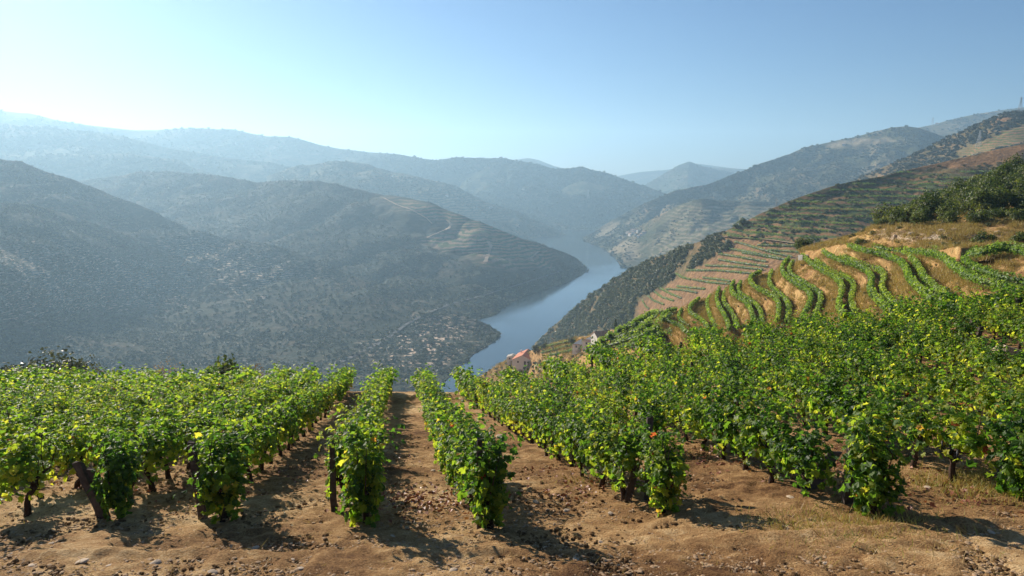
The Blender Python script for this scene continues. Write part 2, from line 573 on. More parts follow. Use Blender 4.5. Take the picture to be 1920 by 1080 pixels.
hill("far_hills", M['scrub_far'],
     [(-200, 190, 4300), (0, 208, 4300), (60, 213, 4300), (110, 226, 4300), (170, 234, 4300), (215, 240, 4300), (250, 244, 4300), (300, 243, 4300), (340, 240, 4300), (400, 240, 4300),
      (430, 240, 4300), (460, 246, 4300), (500, 254, 4300), (545, 254, 4250), (575, 259, 4250), (600, 268, 4250), (640, 278, 4200), (690, 284, 4150), (745, 287, 4100), (790, 297, 4100), (860, 310, 4100)],
     [('s', 0.35, [(-200, 300), (400, 300), (860, 340)]), ('s', 0.4, [(-200, 360), (860, 380)])], 420, 16, 45, 420, seed=15, gully=40)
hill("hills", M['scrub_far'],
     [(-200, 215, 3500), (0, 229, 3500), (96, 239, 3500), (160, 249, 3500), (220, 255, 3500), (270, 264, 3500), (340, 281, 3450), (420, 292, 3450), (500, 302, 3450), (560, 312, 3400), (640, 322, 3400), (700, 330, 3400)],
     [('s', 0.35, [(-200, 290), (350, 300), (700, 345)]), ('s', 0.4, [(-200, 380), (700, 400)])], 360, 16, 40, 350, seed=16, gully=35)
hill("hills", M['scrub_far'],
     [(560, 318, 3900), (620, 305, 3900), (680, 298, 3900), (740, 290, 3900), (790, 297, 3850), (820, 300, 3850), (850, 294, 3800), (880, 291, 3800), (930, 293, 3800), (965, 298, 3750), (1000, 305, 3700),
      (1040, 311, 3700), (1068, 309, 3650), (1092, 307, 3650), (1110, 315, 3600), (1140, 323, 3600), (1175, 336, 3500), (1200, 345, 3450), (1230, 355, 3400), (1262, 368, 3300), (1320, 385, 3300)],
     [('s', 0.4, [(560, 350), (700, 345), (900, 345), (1100, 370), (1320, 400)]), ('w', 0, [(560, 433), (1000, 431), (1320, 431)])], 460, 36, 38, 330, seed=17, gully=55)
hill("hills", M['scrub_far'],
     [(-200, 300, 3000), (0, 292, 3000), (110, 288, 3000), (180, 290, 3000), (240, 286, 3000), (308, 294, 2950), (337, 299, 2950), (366, 315, 2950), (400, 326, 2900), (450, 345, 2900), (520, 370, 2900)],
     [('s', 0.4, [(-200, 370), (520, 420)]), ('s', 0.4, [(-200, 430), (520, 440)])], 260, 20, 30, 250, seed=18, gully=25)
hill("hills", M['scrub_mid'],
     [(500, 330, 3000), (560, 308, 3000), (620, 301, 2950), (688, 305, 2900), (739, 322, 2900), (780, 330, 2850), (815, 339, 2850), (850, 348, 2800), (880, 360, 2800), (922, 380, 2750), (965, 394, 2750), (1000, 412, 2750), (1030, 424, 2750), (1052, 434, 2760)],
     [('s', 0.3, [(500, 370), (700, 345), (820, 372), (950, 410), (1058, 438)]), ('w', 0, [(500, 470), (940, 460), (1000, 446), (1062, 440)])],
     360, 30, 26, 200, seed=19, gully=30,
     vine=[[(700, 350), (860, 355), (960, 410), (900, 420), (760, 380)]], bare=[[(735, 328), (785, 335), (780, 350), (735, 342)], [(985, 404), (1045, 408), (1040, 414), (985, 410)]])
# --- right-hand far side
hill("hills", M['scrub_mid'],
     [(1600, 270, 3400), (1640, 250, 3400), (1680, 241, 3400), (1720, 240, 3400), (1752, 233, 3400), (1790, 222, 3400), (1830, 214, 3400), (1870, 207, 3400), (1950, 196, 3400), (2100, 185, 3400)],
     [('s', 0.4, [(1600, 300), (2100, 260)])], 240, 14, 20, 220, seed=20, vine=[[(1640, 250), (1760, 236), (1860, 220), (1860, 235), (1700, 262)]])
hill("hills", M['scrub_mid'],
     [(1094, 444, 2600), (1120, 428, 2600), (1150, 411, 2550), (1180, 394, 2550), (1210, 379, 2500), (1240, 366, 2500), (1262, 356, 2500), (1290, 350, 2450), (1320, 346, 2450), (1345, 338, 2500), (1375, 325, 2500),
      (1400, 315, 2550), (1425, 304, 2550), (1450, 295, 2550), (1480, 285, 2600), (1520, 272, 2600), (1560, 264, 2600), (1600, 258, 2600), (1640, 246, 2550), (1670, 239, 2500), (1700, 237, 2500), (1725, 240, 2450), (1760, 252, 2400), (1850, 275, 2300), (2000, 300, 2200)],
     [('s', 0.35, [(1094, 450), (1200, 410), (1300, 372), (1450, 340), (1650, 280), (2000, 340)]), ('w', 0, [(1094, 450), (1130, 465), (1200, 500), (1500, 520), (2000, 520)])],
     480, 50, 26, 190, seed=21, gully=30,
     vine=[[(1470, 288), (1600, 262), (1640, 270), (1560, 288), (1500, 300)]],
     bare=[[(1545, 268), (1640, 254), (1690, 262), (1640, 272), (1590, 280), (1555, 278)], [(1120, 420), (1160, 415), (1150, 440), (1105, 450)]])
hill("hills", M['scrub_mid'],
     [(1140, 462, 2150), (1165, 447, 2150), (1195, 426, 2100), (1233, 404, 2050), (1262, 391, 2000), (1279, 383, 2000), (1300, 375, 1950), (1316, 371, 1950), (1350, 374, 1950), (1400, 376, 1900), (1455, 377, 1900), (1560, 372, 1850), (1700, 360, 1800)],
     [('s', 0.38, [(1136, 466), (1230, 430), (1330, 410), (1500, 420), (1700, 420)]), ('w', 0, [(1130, 464), (1150, 480), (1168, 502), (1400, 530), (1700, 530)])],
     340, 50, 14, 120, seed=22, gully=12,
     vine=[[(1270, 385), (1470, 372), (1480, 420), (1390, 440), (1260, 435), (1240, 420)], [(1230, 440), (1320, 430), (1330, 470), (1210, 490)]],
     bare=[[(1148, 452), (1190, 450), (1195, 488), (1170, 490), (1152, 470)]])
hill("hills", M['scrub_right'],
     [(1500, 375, 1350), (1560, 355, 1350), (1600, 337, 1350), (1650, 316, 1300), (1700, 293, 1250), (1740, 275, 1250), (1780, 256, 1200), (1820, 238, 1200), (1860, 222, 1150), (1900, 209, 1150), (1960, 200, 1150), (2100, 180, 1150)],
     [('s', 0.42, [(1500, 385), (1600, 360), (1700, 325), (1800, 290), (1920, 260), (2100, 230)]), ('s', 0.42, [(1500, 430), (1700, 380), (2100, 300)])],
     300, 30, 12, 90, seed=23, gully=10, vine=[[(1790, 285), (1940, 225), (1940, 262), (1800, 297)]], bare=[[(1850, 215), (1900, 212), (1880, 230), (1840, 235)]])
# --- the near right slope above the river
hill("hillside", M['scrub_right'],
     [(1000, 646, 905), (1030, 618, 890), (1060, 592, 870), (1100, 557, 820), (1135, 533, 780), (1170, 512, 740), (1215, 490, 690), (1260, 470, 640), (1300, 455, 600), (1340, 442, 570), (1375, 424, 550), (1420, 400, 540), (1460, 384, 540),
      (1500, 368, 540), (1540, 355, 540), (1590, 339, 550), (1650, 328, 550), (1700, 318, 560), (1760, 303, 560), (1820, 290, 560), (1920, 268, 560), (2060, 240, 560)],
     [('s', 0.45, [(1000, 655), (1060, 640), (1150, 600), (1260, 520), (1350, 480), (1500, 420), (1700, 370), (2060, 330)]),
      ('s', 0.45, [(1000, 690), (1150, 660), (1300, 600), (1500, 500), (1700, 440), (2060, 400)]),
      ('s', 0.5, [(1000, 760), (1400, 690), (2060, 560)])],
     420, 60, 5, 60, back=(150, 110), seed=24, gully=5,
     vine=[[(1370, 415), (1500, 372), (1700, 322), (1800, 330), (1700, 420), (1560, 470), (1500, 458), (1340, 446)]],
     bare=[[(1195, 565), (1290, 512), (1335, 482), (1350, 455), (1380, 448), (1510, 462), (1480, 500), (1400, 540), (1250, 600), (1200, 620)],
           [(1690, 320), (1800, 292), (1960, 262), (1960, 300), (1830, 312), (1720, 316)], [(1340, 442), (1500, 456), (1500, 462), (1340, 452)]])
# --- left slopes
hill("hillside", M['scrub_left'],
     [(90, 352, 2400), (140, 340, 2380), (200, 330, 2340), (260, 322, 2300), (318, 320, 2250), (385, 325, 2200), (430, 332, 2150), (472, 337, 2100), (520, 338, 2050), (554, 337, 2000), (592, 336, 1950), (640, 345, 1900), (700, 360, 1850), (760, 369, 1780), (810, 380, 1700),
      (850, 393, 1640), (900, 412, 1600), (940, 430, 1580), (980, 446, 1570), (1020, 457, 1600), (1055, 468, 1650), (1082, 482, 1680), (1100, 502, 1700)],
     [('s', 0.30, [(90, 395), (450, 400), (620, 420), (800, 440), (950, 480), (1040, 500), (1101, 505)]),
      ('s', 0.22, [(90, 460), (450, 480), (700, 520), (850, 545), (960, 545), (1050, 520), (1102, 508)]),
      ('w', 0, [(90, 640), (700, 640), (850, 610), (925, 592), (960, 566), (1000, 549), (1060, 531), (1090, 517), (1104, 503)])],
     520, 46, 16, 130, seed=25, gully=22,
     vine=[[(700, 365), (850, 396), (960, 440), (1040, 480), (1030, 500), (960, 505), (860, 480), (790, 450), (800, 440), (870, 430), (800, 405), (740, 385)]],
     bare=[])
hill("hillside", M['scrub_left'],
     [(-250, 250, 1550), (-100, 275, 1550), (0, 296, 1500), (40, 299, 1500), (80, 317, 1500), (130, 334, 1500), (180, 350, 1500), (250, 378, 1500), (300, 400, 1480), (350, 425, 1450), (410, 440, 1430), (480, 452, 1400), (540, 465, 1350),
      (590, 485, 1300), (640, 505, 1250), (700, 535, 1180), (740, 552, 1130), (790, 573, 1070), (850, 588, 1010), (890, 598, 990), (920, 610, 980), (936, 626, 972)],
     [('s', 0.38, [(-250, 380), (0, 400), (350, 470), (600, 560), (800, 620), (937, 628)]),
      ('s', 0.30, [(-250, 520), (0, 540), (350, 600), (600, 640), (800, 650), (937, 629)]),
      ('w', 0, [(-250, 860), (600, 860), (760, 790), (835, 715), (862, 688), (890, 663), (920, 645), (938, 630)])],
     520, 50, 14, 110, seed=26, gully=20,
     vine=[], scar=[[(300, 440), (420, 450), (560, 505), (700, 580), (640, 600), (480, 560), (330, 500)], [(700, 600), (900, 600), (860, 680), (700, 700)]])
def on_slope(pts, key, offs, fac):
    """points in front of another slope's surface by a given distance"""
    out_ = []
    for px_, py_ in pts:
        h_ = hit(px_, py_, [key])
        out_.append((px_, py_, (h_[0].y if h_ else 900.0) - fac * float(np.interp(px_, offs[0], offs[1]))))
    return out_


OFF = ([-250, 0, 145, 240, 330, 420, 560], [190, 170, 120, 60, 12, -14, -30])
hill("hillside", M['scrub_left'],
     on_slope([(-250, 345), (-100, 366), (0, 379), (60, 384), (110, 395), (145, 406), (200, 425), (240, 441), (300, 468), (360, 500), (420, 530), (480, 560), (560, 600)], 26, OFF, 1.0),
     [('d', 0, on_slope([(-250, 430), (-100, 440), (0, 450), (100, 460), (200, 480), (300, 515), (420, 570), (560, 630)], 26, OFF, 1.0)),
      ('d', 0, on_slope([(-250, 530), (-100, 540), (0, 550), (100, 560), (200, 575), (300, 600), (420, 640), (560, 680)], 26, OFF, 0.7)),
      ('d', 0, on_slope([(-250, 660), (-100, 670), (0, 680), (100, 685), (200, 690), (300, 700), (420, 715), (560, 730)], 26, OFF, 0.2))],
     400, 34, 10, 80, back=(120, 45), seed=27, gully=10,
     scar=[[(0, 450), (160, 470), (380, 500), (560, 570), (600, 610), (420, 600), (250, 570), (0, 600)]])

# river bank spit left of the far bend, and the water itself
Wm = MB()
Wm.add([(-4000, 300, WZ), (3000, 300, WZ), (3000, 3600, WZ), (-4000, 3600, WZ)], [(0, 1, 2, 3)])
tag(Wm.build("river", M['water']), kind='structure')

# ------------------------------------------------------------------ the foreground slope
def Fz(x, y):
    x = np.asarray(x, float); y = np.asarray(y, float)
    b = -2.35 - 0.28 * y + 0.0008 * y * y
    xr = np.clip(x, 0, 40)
    b = b + 0.0088 * xr * np.clip(y, 0, 40) * np.clip(xr / 3.0, 0, 1)
    return b


def crest(x, y):
    r_ = np.asarray(x, float) / np.maximum(np.asarray(y, float), 5.0)
    return np.interp(r_, [-1, 0.0, 0.07, 0.26, 0.42, 0.72, 1.2], [30, 31, 34, 28.5, 24.5, 22, 20])


def ground(x, y):
    c = crest(x, y)
    ex = np.clip(y - c, 0, None)
    yy = np.minimum(y, c)
    return Fz(x, yy) - 0.52 * ex * ex / (ex + 4.0)


ny, nx = 430, 640
tt = np.linspace(0, 1, ny)
ys = -7 + 15 * tt ** 1.0 * 0 + np.concatenate([np.linspace(0, 12.5, 40, endpoint=False), np.linspace(12.5, 25, 230, endpoint=False), 25 + 455 * np.linspace(0, 1, 160) ** 2.6])
ss = np.linspace(-1.15, 1.15, nx)
gx = ss[None, :] * (ys[:, None] + 9.0)
gy = np.repeat(ys[:, None], nx, 1)
gz = ground(gx, gy)
near = np.clip((60 - gy) / 40, 0, 1)
gz = gz + near * (0.07 * fbm(gx / 1.3, gy / 1.3, 4, 3) + 0.06 * fbm(gx / 0.20, gy / 0.20, 3, 5)) + (1 - near) * 2.0 * fbm(gx / 40, gy / 40, 3, 8)
# ridge of loose earth under each vine row and a worn track edge at the front
gz = gz + 0.05 * np.exp(-((gy - 7.55 - 0.2 * fbm(gx / 2, gx * 0, 2, 2)) / 0.12) ** 2) * near
GV = np.stack([gx, gy, gz], -1)
tag(mk("ground", GV, grid_faces(ny, nx)[:, ::-1], M['soil'], smooth=True, attrs={"vine": np.zeros(gx.size)}), kind='structure')


def gpt(x, y):
    return np.array([x, y, float(ground(x, y))])


def hitF(px, py):
    r = ray(px, py)
    lo, hi = 2.0, 120.0
    prev = 2.0
    for k in range(1, 600):
        Y = 2.0 + k * 0.2
        p = r * (Y / r[1])
        if p[2] < ground(p[0], p[1]):
            a, b = prev, Y
            for _ in range(20):
                mY = (a + b) / 2; p = r * (mY / r[1])
                if p[2] < ground(p[0], p[1]): b = mY
                else: a = mY
            p = r * (b / r[1])
            return np.array([p[0], p[1], float(ground(p[0], p[1]))])
        prev = Y
    x_ = (px - 960) / F_PX * 30
    return np.array([x_, 30.0, float(ground(x_, 30))])

# ------------------------------------------------------------------ leafy building blocks
def unit(v):
    return v / (np.linalg.norm(v, axis=-1, keepdims=True) + 1e-9)


def cards(C, Nn, size, asp=0.7, bend=0.25):
    """one bent diamond leaf per centre: (n,3) centres, normals, sizes -> verts, quads"""
    n = len(C)
    q = rng.normal(size=(n, 3))
    u = unit(np.cross(Nn, q)); v = np.cross(Nn, u)
    s = np.asarray(size).reshape(-1, 1) * np.ones((n, 1)) * 0.5
    V = np.stack([C - u * s, C - v * s * asp + Nn * s * bend, C + u * s, C + v * s * asp + Nn * s * bend], 1)
    Fq = np.arange(n * 4).reshape(n, 4)
    return V.reshape(-1, 3), Fq


def crown(n, rad, lobes, leaf, seed, flatb=0.25, inner=0.35):
    """crown of leaf clumps: returns verts, quads, tints (crown base at z=0)"""
    g = np.random.default_rng(seed)
    rx, ry, rz = rad
    lc = g.normal(size=(lobes, 3)); lc = unit(lc) * (g.random((lobes, 1)) ** 0.5) * 0.62
    lc[:, 2] = np.abs(lc[:, 2]) * 0.9 + 0.05
    lr = 0.28 + 0.26 * g.random(lobes)
    k = g.integers(0, lobes, n)
    d = unit(g.normal(size=(n, 3)))
    d[:, 2] = np.where(g.random(n) < 0.7, np.abs(d[:, 2]), d[:, 2])
    rr = lr[k] * (1 - inner * g.random(n) ** 2) * (1 + 0.12 * g.normal(size=n))
    P = lc[k] + d * rr[:, None]
    P[:, 2] = np.maximum(P[:, 2], -0.12 + 0.1 * g.random(n))
    C = P * np.array([rx, ry, rz]) + np.array([0, 0, flatb * rz])
    nn = unit(d + 0.5 * g.normal(size=(n, 3)))
    V, Fq = cards(C, nn, leaf * (0.7 + 0.6 * g.random(n)))
    lt = g.random(lobes)
    tint = np.clip(0.5 * lt[k] + 0.5 * g.random(n), 0, 1)
    return V, Fq, np.repeat(tint, 4)


def lib_mesh(name, V, Fq, tint, mat):
    o = mk(name, V, Fq, mat, attrs={"tint": tint}, link=False)
    return o


def scatter_nodes(name, pts, scl, variants, mat=None):
    """stuff object: the variants instanced on points by geometry nodes"""
    lib = bpy.data.collections.new(name + "_kinds")
    for v_ in variants: lib.objects.link(v_)
    me = bpy.data.meshes.new(name)
    me.vertices.add(len(pts)); me.vertices.foreach_set("co", np.ascontiguousarray(pts, np.float32).ravel())
    a = me.attributes.new("scl", 'FLOAT_VECTOR', 'POINT'); a.data.foreach_set("vector", np.ascontiguousarray(scl, np.float32).ravel())
    rot = np.zeros((len(pts), 3), np.float32); rot[:, 2] = rng.random(len(pts)) * 6.283
    a = me.attributes.new("rot", 'FLOAT_VECTOR', 'POINT'); a.data.foreach_set("vector", rot.ravel())
    a = me.attributes.new("pick", 'INT', 'POINT'); a.data.foreach_set("value", rng.integers(0, len(variants), len(pts)).astype(np.int32))
    me.update()
    o = bpy.data.objects.new(name, me); COL.objects.link(o)
    ng = bpy.data.node_groups.new(name, 'GeometryNodeTree')
    ng.interface.new_socket("Geometry", in_out='INPUT', socket_type='NodeSocketGeometry')
    ng.interface.new_socket("Geometry", in_out='OUTPUT', socket_type='NodeSocketGeometry')
    N = ng.nodes; L = ng.links
    gi = N.new("NodeGroupInput"); go = N.new("NodeGroupOutput")
    ci = N.new("GeometryNodeCollectionInfo"); ci.inputs["Collection"].default_value = lib
    ci.inputs["Separate Children"].default_value = True; ci.inputs["Reset Children"].default_value = True
    ip = N.new("GeometryNodeInstanceOnPoints"); ip.inputs["Pick Instance"].default_value = True

    def na(nm, t):
        x = N.new("GeometryNodeInputNamedAttribute"); x.data_type = t; x.inputs[0].default_value = nm
        return x.outputs["Attribute"]
    L.new(gi.outputs[0], ip.inputs["Points"]); L.new(ci.outputs[0], ip.inputs["Instance"])
    L.new(na("pick", 'INT'), ip.inputs["Instance Index"])
    L.new(na("rot", 'FLOAT_VECTOR'), ip.inputs["Rotation"]); L.new(na("scl", 'FLOAT_VECTOR'), ip.inputs["Scale"])
    L.new(ip.outputs[0], go.inputs[0])
    md = o.modifiers.new("scatter", 'NODES'); md.node_group = ng
    return tag(o, kind='stuff')


def copy_tree(root, loc, rz=0.0, sc=1.0, label=None, group=None, cat=None):
    r = root.copy(); COL.objects.link(r)
    r.location = [float(c) for c in loc]; r.rotation_euler = (0, 0, rz)
    r.scale = (sc, sc, sc) if isinstance(sc, (int, float)) else sc
    if label: r["label"] = label
    if group: r["group"] = group
    if cat: r["category"] = cat
    for ch in list(root.children):
        c = ch.copy(); COL.objects.link(c); c.parent = r
        for g_ in ch.children:
            d = g_.copy(); COL.objects.link(d); d.parent = c
    return r


def polyline(pts, step):
    P = np.array(pts, float)
    # smooth by Catmull-Rom then resample evenly
    Q = catmull(P[:, None, :], 8)[:, 0]
    s = np.concatenate([[0], np.cumsum(np.linalg.norm(np.diff(Q, axis=0), axis=1))])
    n = max(2, int(s[-1] / step))
    t = np.linspace(0, s[-1], n)
    return np.stack([np.interp(t, s, Q[:, k]) for k in range(3)], -1)


def hedge(name, line, width, height, leaf, dens, mat, label, cat, group, base=0.3, lift=0.0, kind=None, gaps=0.0, tints=(0.0, 1.0)):
    """a vine row following a 3D line"""
    Ls = np.linalg.norm(np.diff(line, axis=0), axis=1)
    tot = Ls.sum(); n = int(tot * dens)
    s = np.concatenate([[0], np.cumsum(Ls)])
    t = rng.random(n) * tot
    if gaps: t = t[vnoise(t / 2.5, t * 0 + line[0][0], 4) > -1 + 2 * gaps]
    n = len(t)
    C = np.stack([np.interp(t, s, line[:, k]) for k in range(3)], -1)
    ph = rng.random(n) * 2 * math.pi
    # direction across
    idx = np.clip(np.searchsorted(s, t) - 1, 0, len(line) - 2)
    d = unit(line[idx + 1] - line[idx]); d[:, 2] = 0; d = unit(d)
    a = np.stack([-d[:, 1], d[:, 0], 0 * t], -1)
    bulge = 1 + 0.34 * vnoise(t / 0.8, t * 0 + line[0][1] * 3.1, 5) + 0.17 * rng.normal(size=n)
    hh = (height - base) / 2
    off = np.cos(ph) * width / 2 * bulge
    up = base + hh + np.sin(ph) * hh * bulge
    C = C + a * off[:, None]; C[:, 2] += up + lift
    nn = unit(a * np.cos(ph)[:, None] + np.array([0, 0, 1]) * np.sin(ph)[:, None] + 0.6 * rng.normal(size=(n, 3)))
    V, Fq = cards(C, nn, leaf * (0.6 + 0.9 * rng.random(n)))
    n4 = len(V)
    # dark foliage-coloured tube added inside the row to stop see-through gaps
    st_ = max(1, int(1.2 / max(Ls.mean(), 0.05))); cl = line[::st_]
    if len(cl) > 2:
        dd = unit(np.gradient(cl, axis=0)); aa = unit(np.stack([-dd[:, 1], dd[:, 0], 0 * dd[:, 0]], -1))
        an = np.arange(6) * math.pi / 3
        wob = 0.45 + 0.2 * rng.random((len(cl), 6, 1))
        ring = cl[:, None, :] + aa[:, None, :] * (np.cos(an)[None, :, None] * width / 2 * wob)
        ring[..., 2] += base + hh + lift + (np.sin(an)[None, :] * hh * wob[..., 0])
        q_ = []
        for i_r in range(len(cl) - 1):
            for k_r in range(6):
                q_.append((n4 + i_r * 6 + k_r, n4 + i_r * 6 + (k_r + 1) % 6, n4 + (i_r + 1) * 6 + (k_r + 1) % 6, n4 + (i_r + 1) * 6 + k_r))
        V = np.concatenate([V, ring.reshape(-1, 3)]); Fq = np.concatenate([Fq, np.array(q_)])
    ncore = len(V) - n4
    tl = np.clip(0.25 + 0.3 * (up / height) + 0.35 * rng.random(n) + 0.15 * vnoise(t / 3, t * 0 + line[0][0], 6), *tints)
    o = mk(name, V, Fq, mat, attrs={"tint": np.concatenate([np.repeat(tl, 4), np.zeros(ncore)])})
    return tag(o, label, cat, group, kind)


# ------------------------------------------------------------------ terraced knoll on the right
TER = [  # z, outer (downhill) row, inner (uphill) row; photo pixels of the row feet
    (-7.4, [(1801, 489), (1838, 489), (1867, 480), (1890, 480), (1920, 486), (1990, 500)], [(1795, 484), (1838, 482), (1867, 473), (1890, 472), (1920, 477), (1990, 488)]),
    (-8.8, [(1690, 479), (1719, 482), (1749, 486), (1770, 494), (1783, 507), (1808, 528), (1838, 541), (1882, 553), (1930, 568)], [(1700, 475), (1749, 477), (1778, 483), (1801, 491), (1811, 504), (1823, 513), (1852, 526), (1882, 536), (1920, 542), (1970, 552)]),
    (-10.2, [(1562, 464), (1593, 469), (1621, 479), (1648, 483), (1675, 493), (1690, 502), (1698, 515), (1704, 533), (1716, 548), (1734, 565), (1750, 580)], [(1575, 462), (1640, 472), (1660, 476), (1685, 481), (1704, 489), (1716, 502), (1725, 520), (1733, 535), (1749, 550), (1764, 562), (1780, 575)]),
    (-12.2, [(1534, 470), (1551, 485), (1572, 495), (1600, 505), (1621, 513), (1632, 524), (1634, 536), (1630, 550), (1633, 560), (1643, 571), (1655, 585), (1668, 600)], [(1550, 469), (1565, 482), (1586, 491), (1607, 501), (1634, 507), (1654, 518), (1657, 531), (1652, 547), (1655, 560), (1668, 574), (1682, 589), (1695, 602)]),
    (-14.2, [(1501, 484), (1518, 499), (1537, 512), (1558, 523), (1573, 535), (1579, 547), (1576, 563), (1572, 575), (1573, 586), (1578, 605)], [(1514, 482), (1537, 501), (1565, 514), (1590, 530), (1601, 543), (1598, 559), (1594, 571), (1597, 582), (1604, 603)]),
    (-16.2, [(1480, 489), (1468, 501), (1465, 510), (1469, 521), (1482, 532), (1498, 542), (1514, 553), (1521, 567), (1516, 581), (1507, 598), (1502, 612)], [(1487, 496), (1479, 507), (1480, 520), (1496, 531), (1516, 544), (1536, 557), (1539, 571), (1533, 588), (1528, 608)]),
    (-18.4, [(1428, 515), (1407, 524), (1405, 534), (1415, 545), (1433, 555), (1450, 562), (1460, 575), (1460, 592), (1456, 612)], [(1448, 512), (1442, 525), (1442, 540), (1455, 554), (1473, 569), (1480, 585), (1477, 602), (1474, 614)]),
    (-20.6, [(1377, 532), (1370, 544), (1372, 555), (1385, 565), (1400, 575), (1408, 589), (1412, 609), (1414, 625)], [(1390, 533), (1383, 546), (1386, 557), (1400, 565), (1417, 577), (1425, 590), (1428, 604), (1430, 622)]),
    (-22.8, [(1350, 545), (1345, 554), (1343, 567), (1348, 582), (1357, 595), (1363, 610), (1368, 626)], [(1363, 545), (1355, 562), (1358, 577), (1370, 589), (1378, 607), (1384, 624)]),
    (-25.0, [(1313, 563), (1294, 578), (1292, 590), (1305, 600), (1323, 612), (1330, 630)], [(1334, 558), (1325, 569), (1327, 585), (1333, 604), (1345, 625)]),
    (-27.4, [(1270, 584), (1247, 590), (1238, 600), (1254, 608), (1275, 616), (1290, 632)], [(1279, 584), (1272, 595), (1274, 606), (1287, 614), (1308, 622), (1318, 636)]),
    (-30.5, [(1215, 596), (1200, 604), (1196, 612), (1208, 622), (1222, 636)], [(1228, 595), (1218, 604), (1216, 612), (1226, 620), (1245, 634)]),
]
TN = 150


ZSTART = {-7.4: -8.75, -8.8: -10.1, -10.2: -11.3, -12.2: -12.6}


def world_row(pts, z):
    """a terrace edge: level, but running out into the slope below at its far end"""
    a = np.array(pts, float)
    a = np.stack([np.interp(np.linspace(0, len(a) - 1, 8 * len(a)), np.arange(len(a)), a[:, q_]) for q_ in (0, 1)], -1)
    sp = np.concatenate([[0], np.cumsum(np.hypot(*np.diff(a, axis=0).T))])
    zz_ = z + (ZSTART.get(z, z) - z) * np.clip(1 - sp / 75.0, 0, 1) ** 1.5
    P = atz(a[:, 0], a[:, 1], zz_)
    k5 = np.ones(7) / 7
    for q_ in range(3):
        pad = np.concatenate([np.full(3, P[0, q_]), P[:, q_], np.full(3, P[-1, q_])])
        P[:, q_] = np.convolve(pad, k5, 'valid')
    Q = catmull(P[:, None, :], 10)[:, 0]
    s = np.concatenate([[0], np.cumsum(np.linalg.norm(np.diff(Q, axis=0), axis=1))])
    t = np.linspace(0, s[-1], TN)
    return np.stack([np.interp(t, s, Q[:, k]) for k in range(3)], -1)


def skirt(P, drop=9.0, soft=False):
    n0 = P[0] + np.array([0.6, 3.5, -1.2])
    n1 = P[0] + np.array([3, 16, -12.0])
    if soft:
        n0 = P[0] + np.array([-0.4, 1.2, -0.2]); n1 = P[0] + np.array([-1.5, 4, -1.2])
    e0 = P[-1] + unit(P[-1] - P[-4]) * 12; e0[2] = P[-1][2] - drop * .3
    return np.concatenate([[n1], [n0], P, [e0]], 0)


prev = None
trows = []; hrows = []
vm = []
for k, (z, outer, inner) in enumerate(TER):
    o_ = world_row(outer, z); i_ = world_row(inner, z)
    dv = unit(o_ - i_); dv[:, 2] = 0
    hrows.append((o_, i_))
    ii = i_ - dv * 0.75; oo = o_ + dv * 0.55
    if prev is not None:
        # the bank between the terraces, slightly concave with loose slips
        for f in (0.12, 0.25, 0.38, 0.5, 0.62, 0.75, 0.88):
            mid = prev * (1 - f) + ii * f
            mid = mid.copy()
            mid[:, 2] += -0.18 * math.sin(f * math.pi) + 0.5 * fbm(mid[:, 0] / 2.2, mid[:, 1] / 2.2, 4, 40) * math.sin(f * math.pi)
            trows.append(skirt(mid, soft=False)); vm.append(0)
    trows.append(skirt(ii, soft=False)); vm.append(0.0)
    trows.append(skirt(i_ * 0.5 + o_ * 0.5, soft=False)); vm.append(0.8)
    trows.append(skirt(oo, soft=False)); vm.append(0.0)
    prev = oo
for j in (1, 2, 3, 4):     # last bank falls away
    e = trows[-1].copy(); e[:, 2] -= 2.2; e[:, 0] -= 3.0; e[:, 1] += 1.0
    trows.append(e); vm.append(0)
TG = np.array(trows)
Fc = grid_faces(TG.shape[0], TG.shape[1])
vmm = np.repeat(np.array(vm)[:, None], TG.shape[1], 1)
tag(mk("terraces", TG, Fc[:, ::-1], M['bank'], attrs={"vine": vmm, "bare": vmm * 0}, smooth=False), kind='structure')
BVH["terr"] = BVHTree.FromPolygons([tuple(v) for v in TG.reshape(-1, 3).tolist()], [tuple(f) for f in Fc.tolist()])
ordn = ["topmost", "second", "third", "fourth", "fifth", "sixth", "seventh", "eighth", "ninth", "tenth", "eleventh", "lowest"]
for k, (o_, i_) in enumerate(hrows):
    for which, ln in (("outer", o_), ("inner", i_)):
        dist = float(ln[:, 1].mean())
        lf = 0.16 + dist * 0.0012
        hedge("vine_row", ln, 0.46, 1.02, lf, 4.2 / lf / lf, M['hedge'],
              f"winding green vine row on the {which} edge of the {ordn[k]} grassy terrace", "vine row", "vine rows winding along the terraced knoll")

# slope above the terraces, with its rocky cut
hill("hillside", M['bank'],
     [(1500, 470, 138), (1545, 462, 132), (1600, 449, 132), (1640, 430, 132), (1700, 408, 136), (1760, 384, 140), (1800, 364, 142), (1880, 338, 146), (1920, 324, 148), (2100, 280, 150)],
     [('d', 0, [(1500, 473, 128), (1556, 459, 116), (1600, 447, 108), (1640, 430, 102), (1700, 428, 95), (1760, 430, 90), (1840, 434, 86), (1920, 428, 84), (2100, 420, 82)]),
      ('d', 0, [(1500, 476, 125), (1552, 461, 113), (1600, 455, 104), (1640, 452, 98), (1700, 453, 90), (1760, 455, 85), (1840, 457, 79), (1920, 456, 77), (2100, 455, 74)]),
      ('d', 0, [(1500, 479, 123), (1548, 464, 112), (1600, 462, 101), (1650, 466, 95), (1720, 469, 85.5), (1800, 474, 71), (1867, 468, 71), (1920, 471, 69.5), (2100, 476, 66)])],
     260, 22, 0.9, 9, back=(30, 12), seed=30, gully=0.0, ridge_amp=1.0, lowr=(0.985, 1.2),
     bare=[[(1625, 440), (1650, 428), (1720, 432), (1790, 430), (1830, 438), (1800, 452), (1740, 455), (1680, 450), (1640, 450)], [(1860, 436), (1905, 432), (1900, 447), (1865, 448)]])
